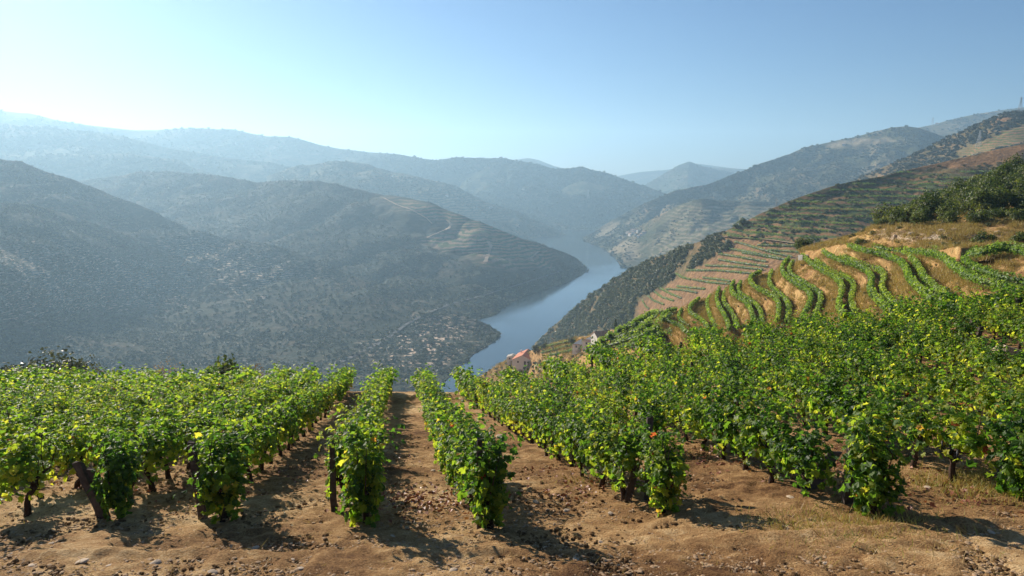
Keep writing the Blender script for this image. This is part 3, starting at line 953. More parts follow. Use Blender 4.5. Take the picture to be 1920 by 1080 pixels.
# spur below the terraces, down to the farmhouses
hill("hillside", M['bank'],
     [(860, 730, 440), (900, 706, 430), (940, 680, 420), (975, 665, 400), (1010, 653, 380), (1045, 642, 365), (1080, 634, 350), (1115, 627, 325), (1150, 619, 300), (1180, 609, 262), (1200, 601, 240), (1225, 594, 205), (1250, 587, 185), (1275, 574, 168), (1300, 566, 158), (1330, 556, 155)],
     [('s', 0.40, [(860, 750), (940, 700), (1080, 655), (1200, 622), (1330, 590)]), ('s', 0.40, [(860, 780), (1330, 640)]), ('s', 0.4, [(860, 850), (1330, 720)])],
     220, 20, 2.0, 25, back=(80, 50), seed=31, ridge_amp=0.4)

# ------------------------------------------------------------------ scrub and woods on the far slopes
def sample(seed, n, inc=None, exc=(), patch=None, thr=0.0, skip=2, lo=1):
    """random points spread evenly over a hillside's visible sheet"""
    G = GRID[seed][skip:-lo]
    A = G[:-1, :-1]; B = G[:-1, 1:]; C = G[1:, :-1]; D = G[1:, 1:]
    ar = np.linalg.norm(np.cross(B - A, C - A), axis=-1) + np.linalg.norm(np.cross(B - D, C - D), axis=-1)
    fx, fy = proj((A + D) / 2)
    ok = (fx > -90) & (fx < 2010) & (fy < 760) & (A[..., 2] > WZ + 0.3)
    ar = ar * ok
    w_ = (ar / ar.sum()).ravel()
    k = rng.choice(len(w_), n * 3, p=w_)
    i, j = np.unravel_index(k, ar.shape)
    u = rng.random((len(k), 1)); v = rng.random((len(k), 1))
    P = A[i, j] * (1 - u) * (1 - v) + B[i, j] * u * (1 - v) + C[i, j] * (1 - u) * v + D[i, j] * u * v
    X, Y = proj(P)
    keep = np.ones(len(P), bool)
    if inc is not None:
        q = np.zeros(len(P), bool)
        for poly in inc: q |= inpoly(X, Y, poly)
        keep &= q
    for poly in exc: keep &= ~inpoly(X, Y, poly)
    if patch:
        f = fbm(P[:, 0] / patch, P[:, 1] / patch, 3, seed + 50)
        keep &= f > thr - 0.25 * rng.random(len(P))
    return P[keep][:n]


near_kinds = [lib_mesh("bush", *crown(190, (1, 1, 0.95), 7, 0.30, 100 + k), M['scrub_leaf']) for k in range(5)]
far_kinds = [lib_mesh("bush", *crown(64, (1, 1, 0.8), 5, 0.55, 120 + k), M['far_leaf']) for k in range(5)]
pale_kinds = [lib_mesh("bush", *crown(64, (1, 1, 0.9), 5, 0.5, 140 + k), M['olive_leaf']) for k in range(4)]


def scales(n, lo_, hi_):
    s = lo_ + (hi_ - lo_) * rng.random((n, 1)) ** 1.8
    return s * (0.8 + 0.4 * rng.random((n, 3))) * np.array([1, 1, 0.85])


def woods(name, parts, kinds):
    P = []; Sc = []
    for (sd_, n, lo_, hi_, kw) in parts:
        p_ = sample(sd_, n, **kw)
        P.append(p_); Sc.append(scales(len(p_), lo_, hi_))
    P = np.concatenate(P); Sc = np.concatenate(Sc)
    P[:, 2] -= Sc[:, 2] * 0.12
    return scatter_nodes(name, P, Sc, kinds)


VLB = [(690, 362), (760, 368), (850, 394), (940, 434), (1040, 470), (1060, 488), (1030, 505), (960, 512), (860, 490), (780, 450), (700, 400)]
woods("scrub", [
    (27, 9000, 1.3, 3.6, dict(patch=60, thr=-0.15)),
    (26, 11000, 1.4, 4.2, dict(patch=70, thr=-0.25)),
    (25, 15000, 1.8, 4.6, dict(patch=90, thr=-0.4, exc=[VLB])),
], far_kinds)
woods("woods", [
    (27, 2600, 1.2, 3.0, dict(patch=80, thr=-0.2)),
    (26, 2400, 1.4, 3.6, dict(patch=90, thr=-0.2)),
    (25, 2400, 1.8, 4.4, dict(patch=120, thr=-0.1, exc=[VLB])),
    (26, 1500, 2.5, 5.5, dict(inc=[[(560, 560), (720, 560), (940, 615), (935, 640), (840, 700), (560, 700)]])),
    (25, 1400, 3.0, 6.5, dict(inc=[[(850, 560), (1100, 490), (1112, 520), (1060, 545), (925, 605), (840, 640)]])),
    (25, 260, 3.0, 6.0, dict(inc=[[(560, 325), (640, 340), (720, 372), (700, 380), (560, 350)]])),
], pale_kinds)
woods("woods", [
    (24, 5200, 2.0, 4.6, dict(inc=[[(1000, 655), (1060, 580), (1100, 550), (1170, 505), (1260, 462), (1340, 436), (1372, 462), (1335, 482), (1290, 510), (1195, 562), (1185, 605), (1080, 640)]], patch=30, thr=-0.28)),
    (24, 1500, 1.0, 2.6, dict(inc=[[(1340, 442), (1500, 368), (1600, 335), (1700, 316), (1960, 300), (1960, 420), (1500, 470), (1400, 455)]], patch=25, thr=0.0)),
], near_kinds)
woods("woods", [
    (23, 4200, 2.5, 5.5, dict(patch=60, thr=-0.45, exc=[[(1790, 285), (1940, 225), (1940, 262), (1800, 297)]])),
    (22, 1200, 2.5, 5.0, dict(patch=60, thr=0.1)),
    (22, 700, 4, 8, dict(inc=[[(1130, 460), (1150, 470), (1175, 500), (1230, 510), (1160, 515), (1140, 480)]])),
    (21, 9000, 3.5, 8.0, dict(patch=160, thr=-0.25, exc=[[(1545, 268), (1640, 254), (1690, 262), (1640, 272), (1590, 280), (1555, 278)]])),
    (20, 1200, 4, 9, dict(patch=120, thr=0.0)),
    (19, 3500, 3.5, 8, dict(patch=120, thr=-0.1)),
    (17, 6000, 6, 12, dict(patch=200, thr=-0.2)),
    (18, 2500, 5, 10, dict(patch=200, thr=-0.2)),
    (16, 2500, 6, 13, dict(patch=250, thr=-0.1)),
    (15, 2500, 7, 16, dict(patch=250, thr=-0.1)),
    (14, 1200, 6, 12, dict(patch=200, thr=-0.2)),
], far_kinds)

# vineyard rows on the slope across the gully: traced one by one below the track, banded above it
LOWER = [[(1377, 455), (1420, 468), (1455, 478), (1485, 484)], [(1420, 462), (1465, 463), (1495, 464)], [(1347, 478), (1383, 484), (1436, 493)],
         [(1391, 476), (1430, 482), (1463, 488)], [(1347, 489), (1383, 495), (1440, 502)], [(1322, 500), (1373, 502), (1430, 508)], [(1286, 509), (1343, 509), (1408, 515)],
         [(1267, 515), (1279, 522), (1294, 526)], [(1298, 526), (1332, 532), (1369, 535)], [(1318, 523), (1353, 527), (1369, 530)], [(1237, 542), (1257, 553), (1277, 561)],
         [(1249, 544), (1281, 546), (1306, 551)], [(1269, 539), (1298, 542), (1322, 544)], [(1226, 548), (1241, 559), (1263, 566)], [(1214, 556), (1226, 566), (1245, 573)], [(1204, 565), (1210, 576), (1216, 581)],
         [(1360, 468), (1400, 474), (1450, 484), (1475, 490)], [(1440, 471), (1480, 474), (1500, 475)]]


def drape(pts, keys, step=6):
    out = []
    for a, b in zip(pts[:-1], pts[1:]):
        n = max(1, int(abs(b[0] - a[0]) + abs(b[1] - a[1])) // step)
        for i in range(n):
            h = hit(a[0] + (b[0] - a[0]) * i / n, a[1] + (b[1] - a[1]) * i / n, keys)
            if h: out.append(h[0][:])
    h = hit(*pts[-1], keys)
    if h: out.append(h[0][:])
    return out


LR = ["beside the pale track", "just under the pale track", "below the bushy corner", "short, in the upper block", "in the middle of the bare slope", "long, across the reddish slope",
      "longest, reaching the woods", "short and bent, by the woods", "low, ending behind the knoll", "short, in the lower block", "steep, by the gully", "thin, above the gully",
      "faint, above the gully", "steep, near the lower woods", "short, near the lower woods", "lowest, at the foot of the slope", "curving under the bushes", "short, near the utility pole"]
for k, pl in enumerate(LOWER):
    ln = drape(pl, [24])
    if len(ln) < 2: continue
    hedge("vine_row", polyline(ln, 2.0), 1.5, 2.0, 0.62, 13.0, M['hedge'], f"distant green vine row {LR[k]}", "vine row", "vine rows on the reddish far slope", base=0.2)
# contour rows in the upper block
V24 = []
for lv in np.arange(-80, 34, 4.2):
    pass
upper_pts = []
for pxx in range(1345, 1925, 3):
    col = []
    for pyy in range(300, 470, 2):
        h = hit(pxx, pyy, [24])
        if h: col.append((pyy, h[0][:]))
    for (y0, p0), (y1, p1) in zip(col[:-1], col[1:]):
        for lv in (math.floor(max(p0[2], p1[2]) / 4.6) * 4.6,):
            if min(p0[2], p1[2]) < lv <= max(p0[2], p1[2]):
                f = (lv - p0[2]) / (p1[2] - p0[2] + 1e-9)
                q = np.array(p0) * (1 - f) + np.array(p1) * f
                upper_pts.append(q)
upper_pts = np.array(upper_pts)
X, Y = proj(upper_pts)
ok = inpoly(X, Y, [(1345, 446), (1500, 372), (1690, 322), (1800, 322), (1960, 310), (1960, 400), (1700, 420), (1560, 470), (1500, 456)])
ok &= fbm(upper_pts[:, 0] / 30, upper_pts[:, 1] / 30, 3, 61) > -0.28
upper_pts = upper_pts[ok]
rep = 16
C = np.repeat(upper_pts, rep, 0) + rng.normal(size=(len(upper_pts) * rep, 3)) * np.array([0.8, 0.45, 0.0])
C[:, 2] += 0.2 + rng.random(len(C)) * 1.3
Vv, Fq = cards(C, unit(rng.normal(size=C.shape) + np.array([0, -0.4, 0.8])), 0.5 + 0.3 * rng.random(len(C)))
tag(mk("vineyard", Vv, Fq, M['hedge'], attrs={"tint": np.repeat(np.clip(0.35 + 0.5 * rng.random(len(C)), 0, 1), 4)}), kind='stuff')

# ------------------------------------------------------------------ roads and tracks
def road(name, pts, keys, width, mat, lift=0.35):
    ln = drape(pts, keys, 5)
    if len(ln) < 2: return
    ln = polyline(ln, width * 1.2)
    d = unit(np.gradient(ln, axis=0)); a = np.stack([-d[:, 1], d[:, 0], 0 * d[:, 0]], -1); a = unit(a)
    wv = width * (1 + 0.3 * vnoise(np.arange(len(ln)) / 3.0, np.zeros(len(ln)), 9))[:, None]
    Lp = ln + a * wv / 2; Rp = ln - a * wv / 2
    Lp[:, 2] += lift; Rp[:, 2] += lift
    mk(name, np.stack([Lp, Rp], 1).reshape(-1, 3), np.array([(2 * i, 2 * i + 1, 2 * i + 3, 2 * i + 2) for i in range(len(ln) - 1)]), mat)["kind"] = 'structure'


road("road", [(610, 694), (660, 670), (720, 640), (760, 610), (800, 588), (840, 572), (900, 556), (960, 538), (1010, 522), (1050, 508)], [25, 26, 27], 7, M['asphalt'], 1.0)
road("dirt_track", [(720, 372), (745, 385), (770, 393), (800, 410), (810, 420)], [25], 6, M['dirt'], 1.2)
road("dirt_track", [(838, 413), (846, 420), (842, 428), (800, 446)], [25], 7, M['dirt'], 1.2)
road("dirt_track", [(915, 453), (921, 462), (915, 478), (910, 492)], [25], 8, M['dirt'], 1.2)
road("dirt_track", [(850, 394), (900, 413), (950, 433), (1000, 455), (1030, 470)], [25], 7, M['dirt'], 1.2)
road("dirt_track", [(1010, 472), (995, 485), (1000, 491)], [25], 6, M['dirt'], 1.2)
road("dirt_track", [(340, 500), (352, 486), (375, 490)], [27], 4, M['dirt'], 1.0)
road("dirt_track", [(0, 590), (60, 572), (130, 556), (200, 542)], [27], 3, M['dirt'], 1.0)
road("dirt_track", [(1345, 444), (1400, 447), (1450, 451), (1505, 459)], [24], 3.5, M['dirt'], 0.5)
road("dirt_track", [(1180, 388), (1240, 385), (1300, 380)], [21], 5, M['dirt'], 1.5)

# ------------------------------------------------------------------ grape vines of the foreground
def vleaf_shape():
    """five-lobed vine leaf as a fan: outline radii by angle (leaf tip along +x)"""
    ang = np.radians([0, 22, 48, 70, 100, 128, 160, 200, 232, 260, 290, 312, 338])
    rad = np.array([1.0, 0.66, 0.92, 0.58, 0.78, 0.52, 0.60, 0.60, 0.52, 0.78, 0.58, 0.92, 0.66])
    rad[6] = 0.62; rad[7] = 0.62
    p = np.stack([np.cos(ang) * rad, np.sin(ang) * rad], -1)
    return np.concatenate([[[-0.25, 0.0]], p], 0)      # centre (petiole joint) first


LEAF2 = vleaf_shape()
NL = len(LEAF2)
LEAF_F = np.array([(0, i, i + 1 if i + 1 < NL else 1) for i in range(1, NL)])


def vine_leaves(C, Nn, size, g, up=None):
    n = len(C)
    tipd = np.array([0, 0, -1.0]) + 0.9 * g.normal(size=(n, 3))
    u = unit(tipd - Nn * np.sum(tipd * Nn, -1, keepdims=True))
    v = np.cross(Nn, u)
    p = LEAF2 * 0.5
    cup = (0.30 + 0.5 * g.random((n, 1))) * np.sign(g.random((n, 1)) - 0.25)
    fold = 0.35 * g.normal(size=(n, 1))
    zz = -cup * (p[None, :, 1] ** 2) * 1.6 - fold * (p[None, :, 0] ** 2) + 0.05 * g.normal(size=(n, NL))
    jx = 1 + 0.10 * g.normal(size=(n, NL))
    s = np.asarray(size).reshape(n, 1, 1)
    V = C[:, None, :] + s * ((p[None, :, 0] * jx)[..., None] * u[:, None, :] + (p[None, :, 1] * jx)[..., None] * v[:, None, :] + zz[..., None] * Nn[:, None, :])
    Fq = (np.arange(n)[:, None, None] * NL + LEAF_F[None]).reshape(-1, 3)
    return V.reshape(-1, 3), Fq


def vine_shape(seed, nleaf, h=1.35, wid=0.36, ln=0.58, low=0.42, yellow=0.0, red=0.01, simple=False, lsize=0.152):
    """leaf positions of one bush vine trained along x"""
    g = np.random.default_rng(seed)
    ns = 15
    C = []; Nn = []; T = []; SZ = []
    a = g.random(ns) * 2 - 1
    for k in range(ns):
        x0 = a[k] * ln * 0.75; y0 = 0.06 * g.normal()
        z0 = low + 0.12 + 0.12 * g.random()
        top = h * (0.76 + 0.26 * g.random()) + (0.24 if k % 5 == 0 else 0.0)
        dx = 0.25 * g.normal(); dy = wid * 0.9 * g.normal()
        droop = 0.25 * g.random()
        m_ = nleaf // ns
        t = g.random(m_) ** 0.85
        px_ = x0 + dx * t; py_ = y0 + dy * t ** 1.3; pz_ = z0 + (top - z0) * t - droop * np.clip(t - 0.75, 0, 1) * 2
        C.append(np.stack([px_ + 0.10 * g.normal(size=m_), py_ + 0.10 * g.normal(size=m_), pz_ + 0.06 * g.normal(size=m_)], -1))
        SZ.append(1.1 - 0.42 * t)
        T.append(np.full(m_, 0.12 * g.normal()) + 0.12 * (1 - t))
    # hanging skirt
    m_ = nleaf // 4
    x = (g.random(m_) * 2 - 1) * ln; sd_ = np.sign(g.random(m_) - .5)
    C.append(np.stack([x, sd_ * wid * (0.35 + 0.55 * g.random(m_)), low + (h * 0.45) * g.random(m_) ** 1.2 - 0.10 * g.random(m_)], -1))
    T.append(0.14 + 0.1 * g.normal(size=m_)); SZ.append(np.ones(m_))
    C = np.concatenate(C); T = np.concatenate(T)
    C[:, 0] = np.clip(C[:, 0], -ln * 1.25, ln * 1.25)
    o = C - np.array([0, 0, h * 0.5]); o[:, 0] *= 0.35
    Nn = unit(unit(o) + np.array([0, 0, 0.55]) + 0.65 * g.normal(size=C.shape))
    sz = lsize * (0.70 + 0.62 * g.random(len(C))) * np.concatenate(SZ)
    tint = np.clip(0.42 + T + 0.13 * g.normal(size=len(C)) + yellow * (0.6 + 0.6 * g.random(len(C))), 0.0, 0.90)
    rr = g.random(len(C)) < red
    tint = np.where(rr, 0.92 + 0.08 * g.random(len(C)), tint)
    return C, Nn, sz, tint, g


def trunk_mb(seed, low=0.45):
    g = random.Random(seed)
    mb = MB()
    x = y = 0; pts = [(0, 0, -0.12)]
    for k in range(5):
        x += g.uniform(-.05, .05); y += g.uniform(-.05, .05)
        pts.append((x, y, 0.02 + (k + 1) * low / 5))
    mb.tube(pts, [.062, .048, .043, .04, .046, .05], 8, 0.5)
    for sgn in (-1, 1):
        q = [pts[-1]]; X, Y, Z = pts[-1]
        for k in range(3):
            X += sgn * g.uniform(.08, .13); Y += g.uniform(-.05, .05); Z += g.uniform(.02, .10)
            q.append((X, Y, Z))
        mb.tube(q, [.038, .03, .025, .016], 7, 0.5)
        for j in (1, 2, 3):
            X, Y, Z = q[j]
            mb.tube([q[j], (X + g.uniform(-.05, .05), Y + g.uniform(-.1, .1), Z + .3), (X + g.uniform(-.15, .15), Y + g.uniform(-.2, .2), Z + .68)], [.009, .007, .004], 4)
    return mb


def grapes_mb(seed):
    g = np.random.default_rng(seed)
    mb = MB()
    mb.tube([(0, 0, .06), (0, 0, -.15)], [.012, .006], 5)
    for k in range(34):
        t = g.random()
        r = 0.034 * (1 - t * 0.75) + 0.006
        a = g.random() * 6.28
        c = np.array([math.cos(a) * r, math.sin(a) * r, -0.15 * t])
        s = 0.0115
        oc = [(s, 0, 0), (-s, 0, 0), (0, s, 0), (0, -s, 0), (0, 0, s), (0, 0, -s)]
        k_ = 0.75 * s
        vs = [c + np.array(v_) for v_ in oc] + [c + k_ * 0.82 * np.array((sx, sy, sz)) for sx in (-1, 1) for sy in (-1, 1) for sz in (-1, 1)]
        # rhombic dodecahedron-like berry
        idx = {}
        i = 6
        for sx in (-1, 1):
            for sy in (-1, 1):
                for sz in (-1, 1):
                    idx[(sx, sy, sz)] = i; i += 1
        fs = []
        for sx in (-1, 1):
            for sy in (-1, 1):
                fs.append((0 if sx > 0 else 1, idx[(sx, sy, 1)], 2 if sy > 0 else 3, idx[(sx, sy, -1)]))
        for sx in (-1, 1):
            for sz in (-1, 1):
                fs.append((0 if sx > 0 else 1, idx[(sx, 1, sz)], 4 if sz > 0 else 5, idx[(sx, -1, sz)]))
        for sy in (-1, 1):
            for sz in (-1, 1):
                fs.append((2 if sy > 0 else 3, idx[(1, sy, sz)], 4 if sz > 0 else 5, idx[(-1, sy, sz)]))
        mb.add(vs, fs)
    return mb


VKIND = [  # look, leaves, height, half width, half length, low, yellow, red, grapes
    ("full leafy green", 520, 1.38, .33, .55, .42, .04, .004, 0),
    ("tall bright green", 500, 1.52, .30, .52, .48, .08, .004, 0),
    ("low spreading green", 430, 1.18, .36, .58, .38, .06, .006, 0),
    ("yellow-tinged", 440, 1.34, .31, .54, .44, .15, .015, 0),
    ("dark green", 560, 1.42, .34, .55, .36, -.08, .004, 0),
    ("grape-bearing green", 460, 1.40, .33, .56, .50, .03, .012, 3),
    ("thin yellowing", 300, 1.25, .27, .50, .42, .18, .03, 0),
    ("dense ragged green", 540, 1.45, .36, .60, .40, .0, .006, 1),
]
protos = []
for k, (look, nl_, h_, w_, l_, lo_, ye_, re_, gr_) in enumerate(VKIND):
    C, Nn, sz, tint, g = vine_shape(200 + k, int(nl_ * 0.76), h_, w_ * 0.86, l_, lo_, ye_, re_)
    V, Fq = vine_leaves(C, Nn, sz, g)
    root = bpy.data.objects.new("grape_vine", None)
    root["category"] = "grape vine"
    fo = mk("foliage", V, Fq, M['vine'], parent=root, attrs={"tint": np.repeat(tint, NL)}, link=False)
    tr = trunk_mb(300 + k, lo_).build("trunk", M['bark'], root, smooth=True, link=False)
    for q in range(gr_):
        gb = grapes_mb(400 + k * 5 + q).build("grape_bunch", M['grape'], root, smooth=True, link=False)
        gb.location = (random.uniform(-.35, .35), random.choice([-1, 1]) * random.uniform(.08, .2), lo_ + random.uniform(.08, .25))
    protos.append(root)
# bushy vines that stand at the row ends, leafy to the ground
ENDK = []
for k in range(4):
    C1, N1, s1, t1, g = vine_shape(260 + k, 430, 1.48, .24, .34, .42, -.06, .006, lsize=0.155)
    C2, N2, s2, t2, g = vine_shape(270 + k, 260, 0.85, .19, .24, .10, -.06, .012, lsize=0.145)
    V, Fq = vine_leaves(np.concatenate([C1, C2]), np.concatenate([N1, N2]), np.concatenate([s1, s2]), g)
    root = bpy.data.objects.new("grape_vine", None); root["category"] = "grape vine"
    mk("foliage", V, Fq, M['vine'], parent=root, attrs={"tint": np.repeat(np.concatenate([t1, t2]), NL)}, link=False)
    trunk_mb(320 + k, .45).build("trunk", M['bark'], root, smooth=True, link=False)
    ENDK.append(root)

# rows: front point on the ground and heading (dx per dy)
MS = -0.1637
front = {}
for key, (px_, py_) in {"L1": (640, 978), "L2": (383, 972), "L3": (185, 968), "L4": (15, 965), "R1": (885, 985), "R2": (1212, 962), "R3": (1590, 968)}.items():
    front[key] = hitF(px_, py_)
rows = []
for k in range(1, 5): rows.append(("left", k, front[f"L{k}"], MS, 0.0))
base = front["L4"]
for k in range(5, 25): rows.append(("left", k, np.array([base[0] - 1.62 * (k - 4), base[1] + 0.0, 0]), MS, 0.0))
e2 = hitF(945, 778); f2 = hitF(1222, 800)
rows.append(("right", 1, front["R1"], MS, 0.0))
m2 = (e2[0] - front["R2"][0]) / (e2[1] - front["R2"][1]); m3 = (f2[0] - front["R3"][0]) / (f2[1] - front["R3"][1])
rows.append(("right", 2, front["R2"], m2, 0.0))
rows.append(("right", 3, front["R3"], m3, 0.0))
m2 = -0.19; rows[-2] = ("right", 2, front["R2"], m2, 0.0)
mm = m3; bx, by = front["R3"][0], front["R3"][1]
print("row headings", m2, m3, front["R2"], front["R3"])
for k in range(4, 15):
    mm = min(mm + 0.085, 0.62)
    bx += 1.95 * (1.06 if k < 6 else 1.0); by += 0.25 + (0.35 if k > 4 else 0)
    rows.append(("right", k, np.array([bx, by, 0]), mm, 0.0))

# where rows fan apart, shorter rows start in the widening gap
for _pass in range(2):
    rr_ = sorted([r_ for r_ in rows if r_[0] == "right"], key=lambda r_: r_[2][0] + r_[3] * (30 - r_[2][1]))
    for q_, (a_, b_) in enumerate(zip(rr_[:-1], rr_[1:])):
        if q_ == 0: continue
        for yq in np.arange(max(a_[2][1], b_[2][1], 12.5), 40, 0.5):
            gap = (b_[2][0] + b_[3] * (yq - b_[2][1])) - (a_[2][0] + a_[3] * (yq - a_[2][1]))
            if gap > 2.7:
                ml = (a_[3] + b_[3]) / 2
                rows.append(("right", 20 + len(rows), np.array([b_[2][0] + b_[3] * (yq - b_[2][1]) - gap / 2, yq, 0]), ml, 0.0))
                break
# number the right-hand rows from the aisle outwards
ri = sorted([r_ for r_ in rows if r_[0] == "right"], key=lambda r_: r_[2][0] + r_[3] * (30 - r_[2][1]))
rows = [r_ for r_ in rows if r_[0] == "left"] + [("right", q_ + 1, r_[2], r_[3], 0.0) for q_, r_ in enumerate(ri)]
print("rows", [(r_[0], r_[1], round(float(r_[2][0]), 1), round(float(r_[2][1]), 1), round(r_[3], 2)) for r_ in rows])

cand = []
for side, k, f, m_, cv in rows:
    t = 0.0; i = 0
    L_ = math.hypot(1, m_)
    while True:
        y = f[1] + t / L_; x = f[0] + m_ * t / L_
        if y > float(crest(x, y)) + 2.5: break
        j = (random.random() - .5) * 0.12
        X, Y = proj(np.array([x, y, float(ground(x, y)) + .7]))
        if -110 < X < 2030 and True:
            i += 1
            cand.append((math.hypot(x, y), x + j, y, side, k, i, math.atan2(1, m_), t == 0.0))
        t += 0.93 + 0.14 * random.random()
cand.sort()
print("vines", len(cand))
ORD = ["", "first", "second", "third", "fourth", "fifth", "sixth", "seventh", "eighth", "ninth", "tenth", "eleventh", "twelfth", "thirteenth", "fourteenth", "fifteenth", "sixteenth", "seventeenth", "eighteenth", "nineteenth",
       "twentieth", "twenty-first", "twenty-second", "twenty-third", "twenty-fourth", "twenty-fifth", "twenty-sixth", "twenty-seventh", "twenty-eighth", "twenty-ninth", "thirtieth"]


def ordw(n):
    return ORD[n] if n < len(ORD) else "%dth" % n


def vcolor(x, y):
    return fbm(x / 3.2, y / 3.2, 3, 31)


NEARN = 298
for q, (d_, x, y, side, k, i, a, first) in enumerate(cand[:NEARN]):
    c = float(vcolor(x, y))
    if first and d_ < 12:
        src = ENDK[q % 4]; look = "bushy dark green"
    else:
        u_ = random.random()
        if side == "left":
            kk = 3 if c > 0.12 else (6 if c > 0.28 else random.choice([0, 1, 2, 3, 1, 0]))
        else:
            kk = random.choice([0, 4, 5, 7, 4, 1, 7]) if (x > 3.2) else random.choice([0, 1, 3, 2, 7])
            if c > 0.3: kk = 3
        src = protos[kk]; look = VKIND[kk][0]
    lab = f"{look} grape vine, {ordw(i)} from front, {ordw(k)} row {side} of dirt aisle"
    flip = math.pi if random.random() < .5 else 0
    sc = 0.88 + 0.15 * random.random()
    if side == 'right': sc *= 0.98
    if first:
        x += 0.3 * math.sin(a); y += 0.3 * math.cos(a)
    copy_tree(src, (x, y, float(ground(x, y)) - 0.02), a + flip + random.uniform(-.08, .08), (sc, sc * random.uniform(.9, 1.1), sc * random.uniform(.92, 1.06)),
              lab, "grape vines in the foreground rows", "grape vine")
# all further vines as one mass
Vs = []; Fs = []; Ts = []; off = 0
for (d_, x, y, side, k, i, a, first) in cand[NEARN:]:
    seed = 500 + random.randrange(14)
    ls = 0.15 + 0.0018 * d_
    ye = 0.10 * float(vcolor(x, y)) + (0.10 if side == "left" else 0.02)
    C, Nn, sz, tint, g = vine_shape(seed, int(230), 1.28 * random.uniform(.86, 1.06), .33, .56, .42, ye, .004, lsize=ls)
    V, Fq = cards(C, Nn, sz * 1.1, 0.85, 0.25)
    ca, sa = math.cos(a), math.sin(a)
    V = np.stack([V[:, 0] * ca - V[:, 1] * sa + x, V[:, 0] * sa + V[:, 1] * ca + y, V[:, 2] + float(ground(x, y))], -1)
    Vs.append(V); Fs.append(Fq + off); Ts.append(np.repeat(tint, 4)); off += len(V)
if Vs:
    tag(mk("distant_vines", np.concatenate(Vs), np.concatenate(Fs), M['vine'], attrs={"tint": np.concatenate(Ts)}), kind='stuff')

# ------------------------------------------------------------------ posts and slabs in the rows
def post(px_, py_, top_py, wid, lean, mat, label, kind="wooden_post", cat="post", thick=None, on=True):
    p = hitF(px_, py_)
    scale = p[1] * (CP + (540 - py_) / F_PX * SP) / F_PX
    h_ = (py_ - top_py) * scale * 1.06
    mb = MB()
    wd = wid * scale
    th = thick or wd * 0.7
    n = 7
    for s_ in range(1):
        segs = []
        for i in range(n):
            f = i / (n - 1)
            jw = 1 + 0.12 * (rng.random() - .5) - 0.15 * f
            jx_ = 0.02 * (rng.random() - .5)
            z_ = -0.25 + f * (h_ + 0.25)
            X = lean * max(0, z_) + jx_
            segs.append([(X - wd / 2 * jw, -th / 2 * jw, z_ + 0.03 * rng.random()), (X + wd / 2 * jw, -th / 2 * jw, z_ + (0.06 * rng.random() if f == 1 else 0)),
                         (X + wd / 2 * jw, th / 2 * jw, z_), (X - wd / 2 * jw, th / 2 * jw, z_ + 0.03 * rng.random())])
        vs = [v_ for sg in segs for v_ in sg]
        fs = [(0, 3, 2, 1)]
        for i in range(n - 1):
            for k in range(4):
                a_ = i * 4 + k; b_ = i * 4 + (k + 1) % 4
                fs.append((a_, b_, b_ + 4, a_ + 4))
        fs.append(tuple((n - 1) * 4 + k for k in range(4)))
        mb.add(vs, fs)
    o = mb.build(kind, mat)
    o.location = (p[0], p[1], p[2]); o.rotation_euler = (0, 0, random.uniform(-.15, .15))
    tag(o, label, cat, "old posts and slabs propping the vine rows")
    return o


P_ = M['post']; Sl = M['slate']
for a in [
    (196, 968, 858, 22, -0.42, P_, "thick dark post leaning left, left slab of the crossed pair at the left"),
    (198, 966, 868, 15, -0.22, P_, "thin dark post crossing behind the thick leaning one at the left"),
    (381, 968, 812, 17, -0.09, P_, "dark upright post in the second row end left of the aisle"),
    (627, 960, 815, 13, -0.0, P_, "dark post hidden in the bushy vine just left of the aisle"),
    (899, 990, 800, 12, 0.01, P_, "slim straight stake beside the vine just right of the aisle"),
    (1214, 930, 768, 14, 0.0, P_, "tall grey wooden post at the end of the third visible row"),
    (1176, 935, 862, 15, 0.25, P_, "short dark stub leaning right beside the tall grey post"),
    (1588, 950, 812, 20, 0.0, P_, "broad dark post inside the grape-laden vine at right"),
    (1548, 700, 645, 8, 0.0, P_, "thin dark post rising midfield on the right"),
    (1341, 706, 668, 6, 0.0, P_, "thin dark post rising from the middle of the green canopy"),
    (1293, 740, 676, 6, 0.02, P_, "narrow dark post left of centre in the green canopy"),
    (1335, 632, 586, 11, -0.05, P_, "stubby dark post top by the far edge, left of its pair"),
    (1474, 632, 588, 11, 0.10, P_, "stubby dark post top by the far edge under the terraces"),
    (1598, 632, 590, 11, 0.05, P_, "dark post top under the winding terrace rows"),
    (1762, 610, 566, 10, 0.0, P_, "dark post top near the upper right terrace"),
    (1804, 640, 598, 12, 0.5, P_, "dark plank leaning steeply right near the upper right corner"),
    (1918, 612, 560, 11, -0.3, P_, "dark leaning post cut by the right edge of the field"),
    (1830, 650, 612, 9, 0.15, P_, "short dark post between vines at the right"),
    (1285, 634, 606, 6, 0, P_, "small post poking up where the field meets the terraces"),
    (8, 880, 778, 14, -0.12, P_, "dark post at the very left among the vines"),
    (985, 700, 672, 4, 0, P_, "tiny dark stake below the red-roofed barn"),
    (1110, 700, 668, 5, 0, P_, "tiny dark stake below the white farmhouse"),
]:
    post(*a)
post(1518, 918, 838, 30, 0.55, Sl, "grey slate slab leaning right in front of the grape-laden vine", "slate_post", "slab", 0.05)
post(1872, 902, 842, 30, 0.35, Sl, "grey slate slab leaning right at the right edge", "slate_post", "slab", 0.05)

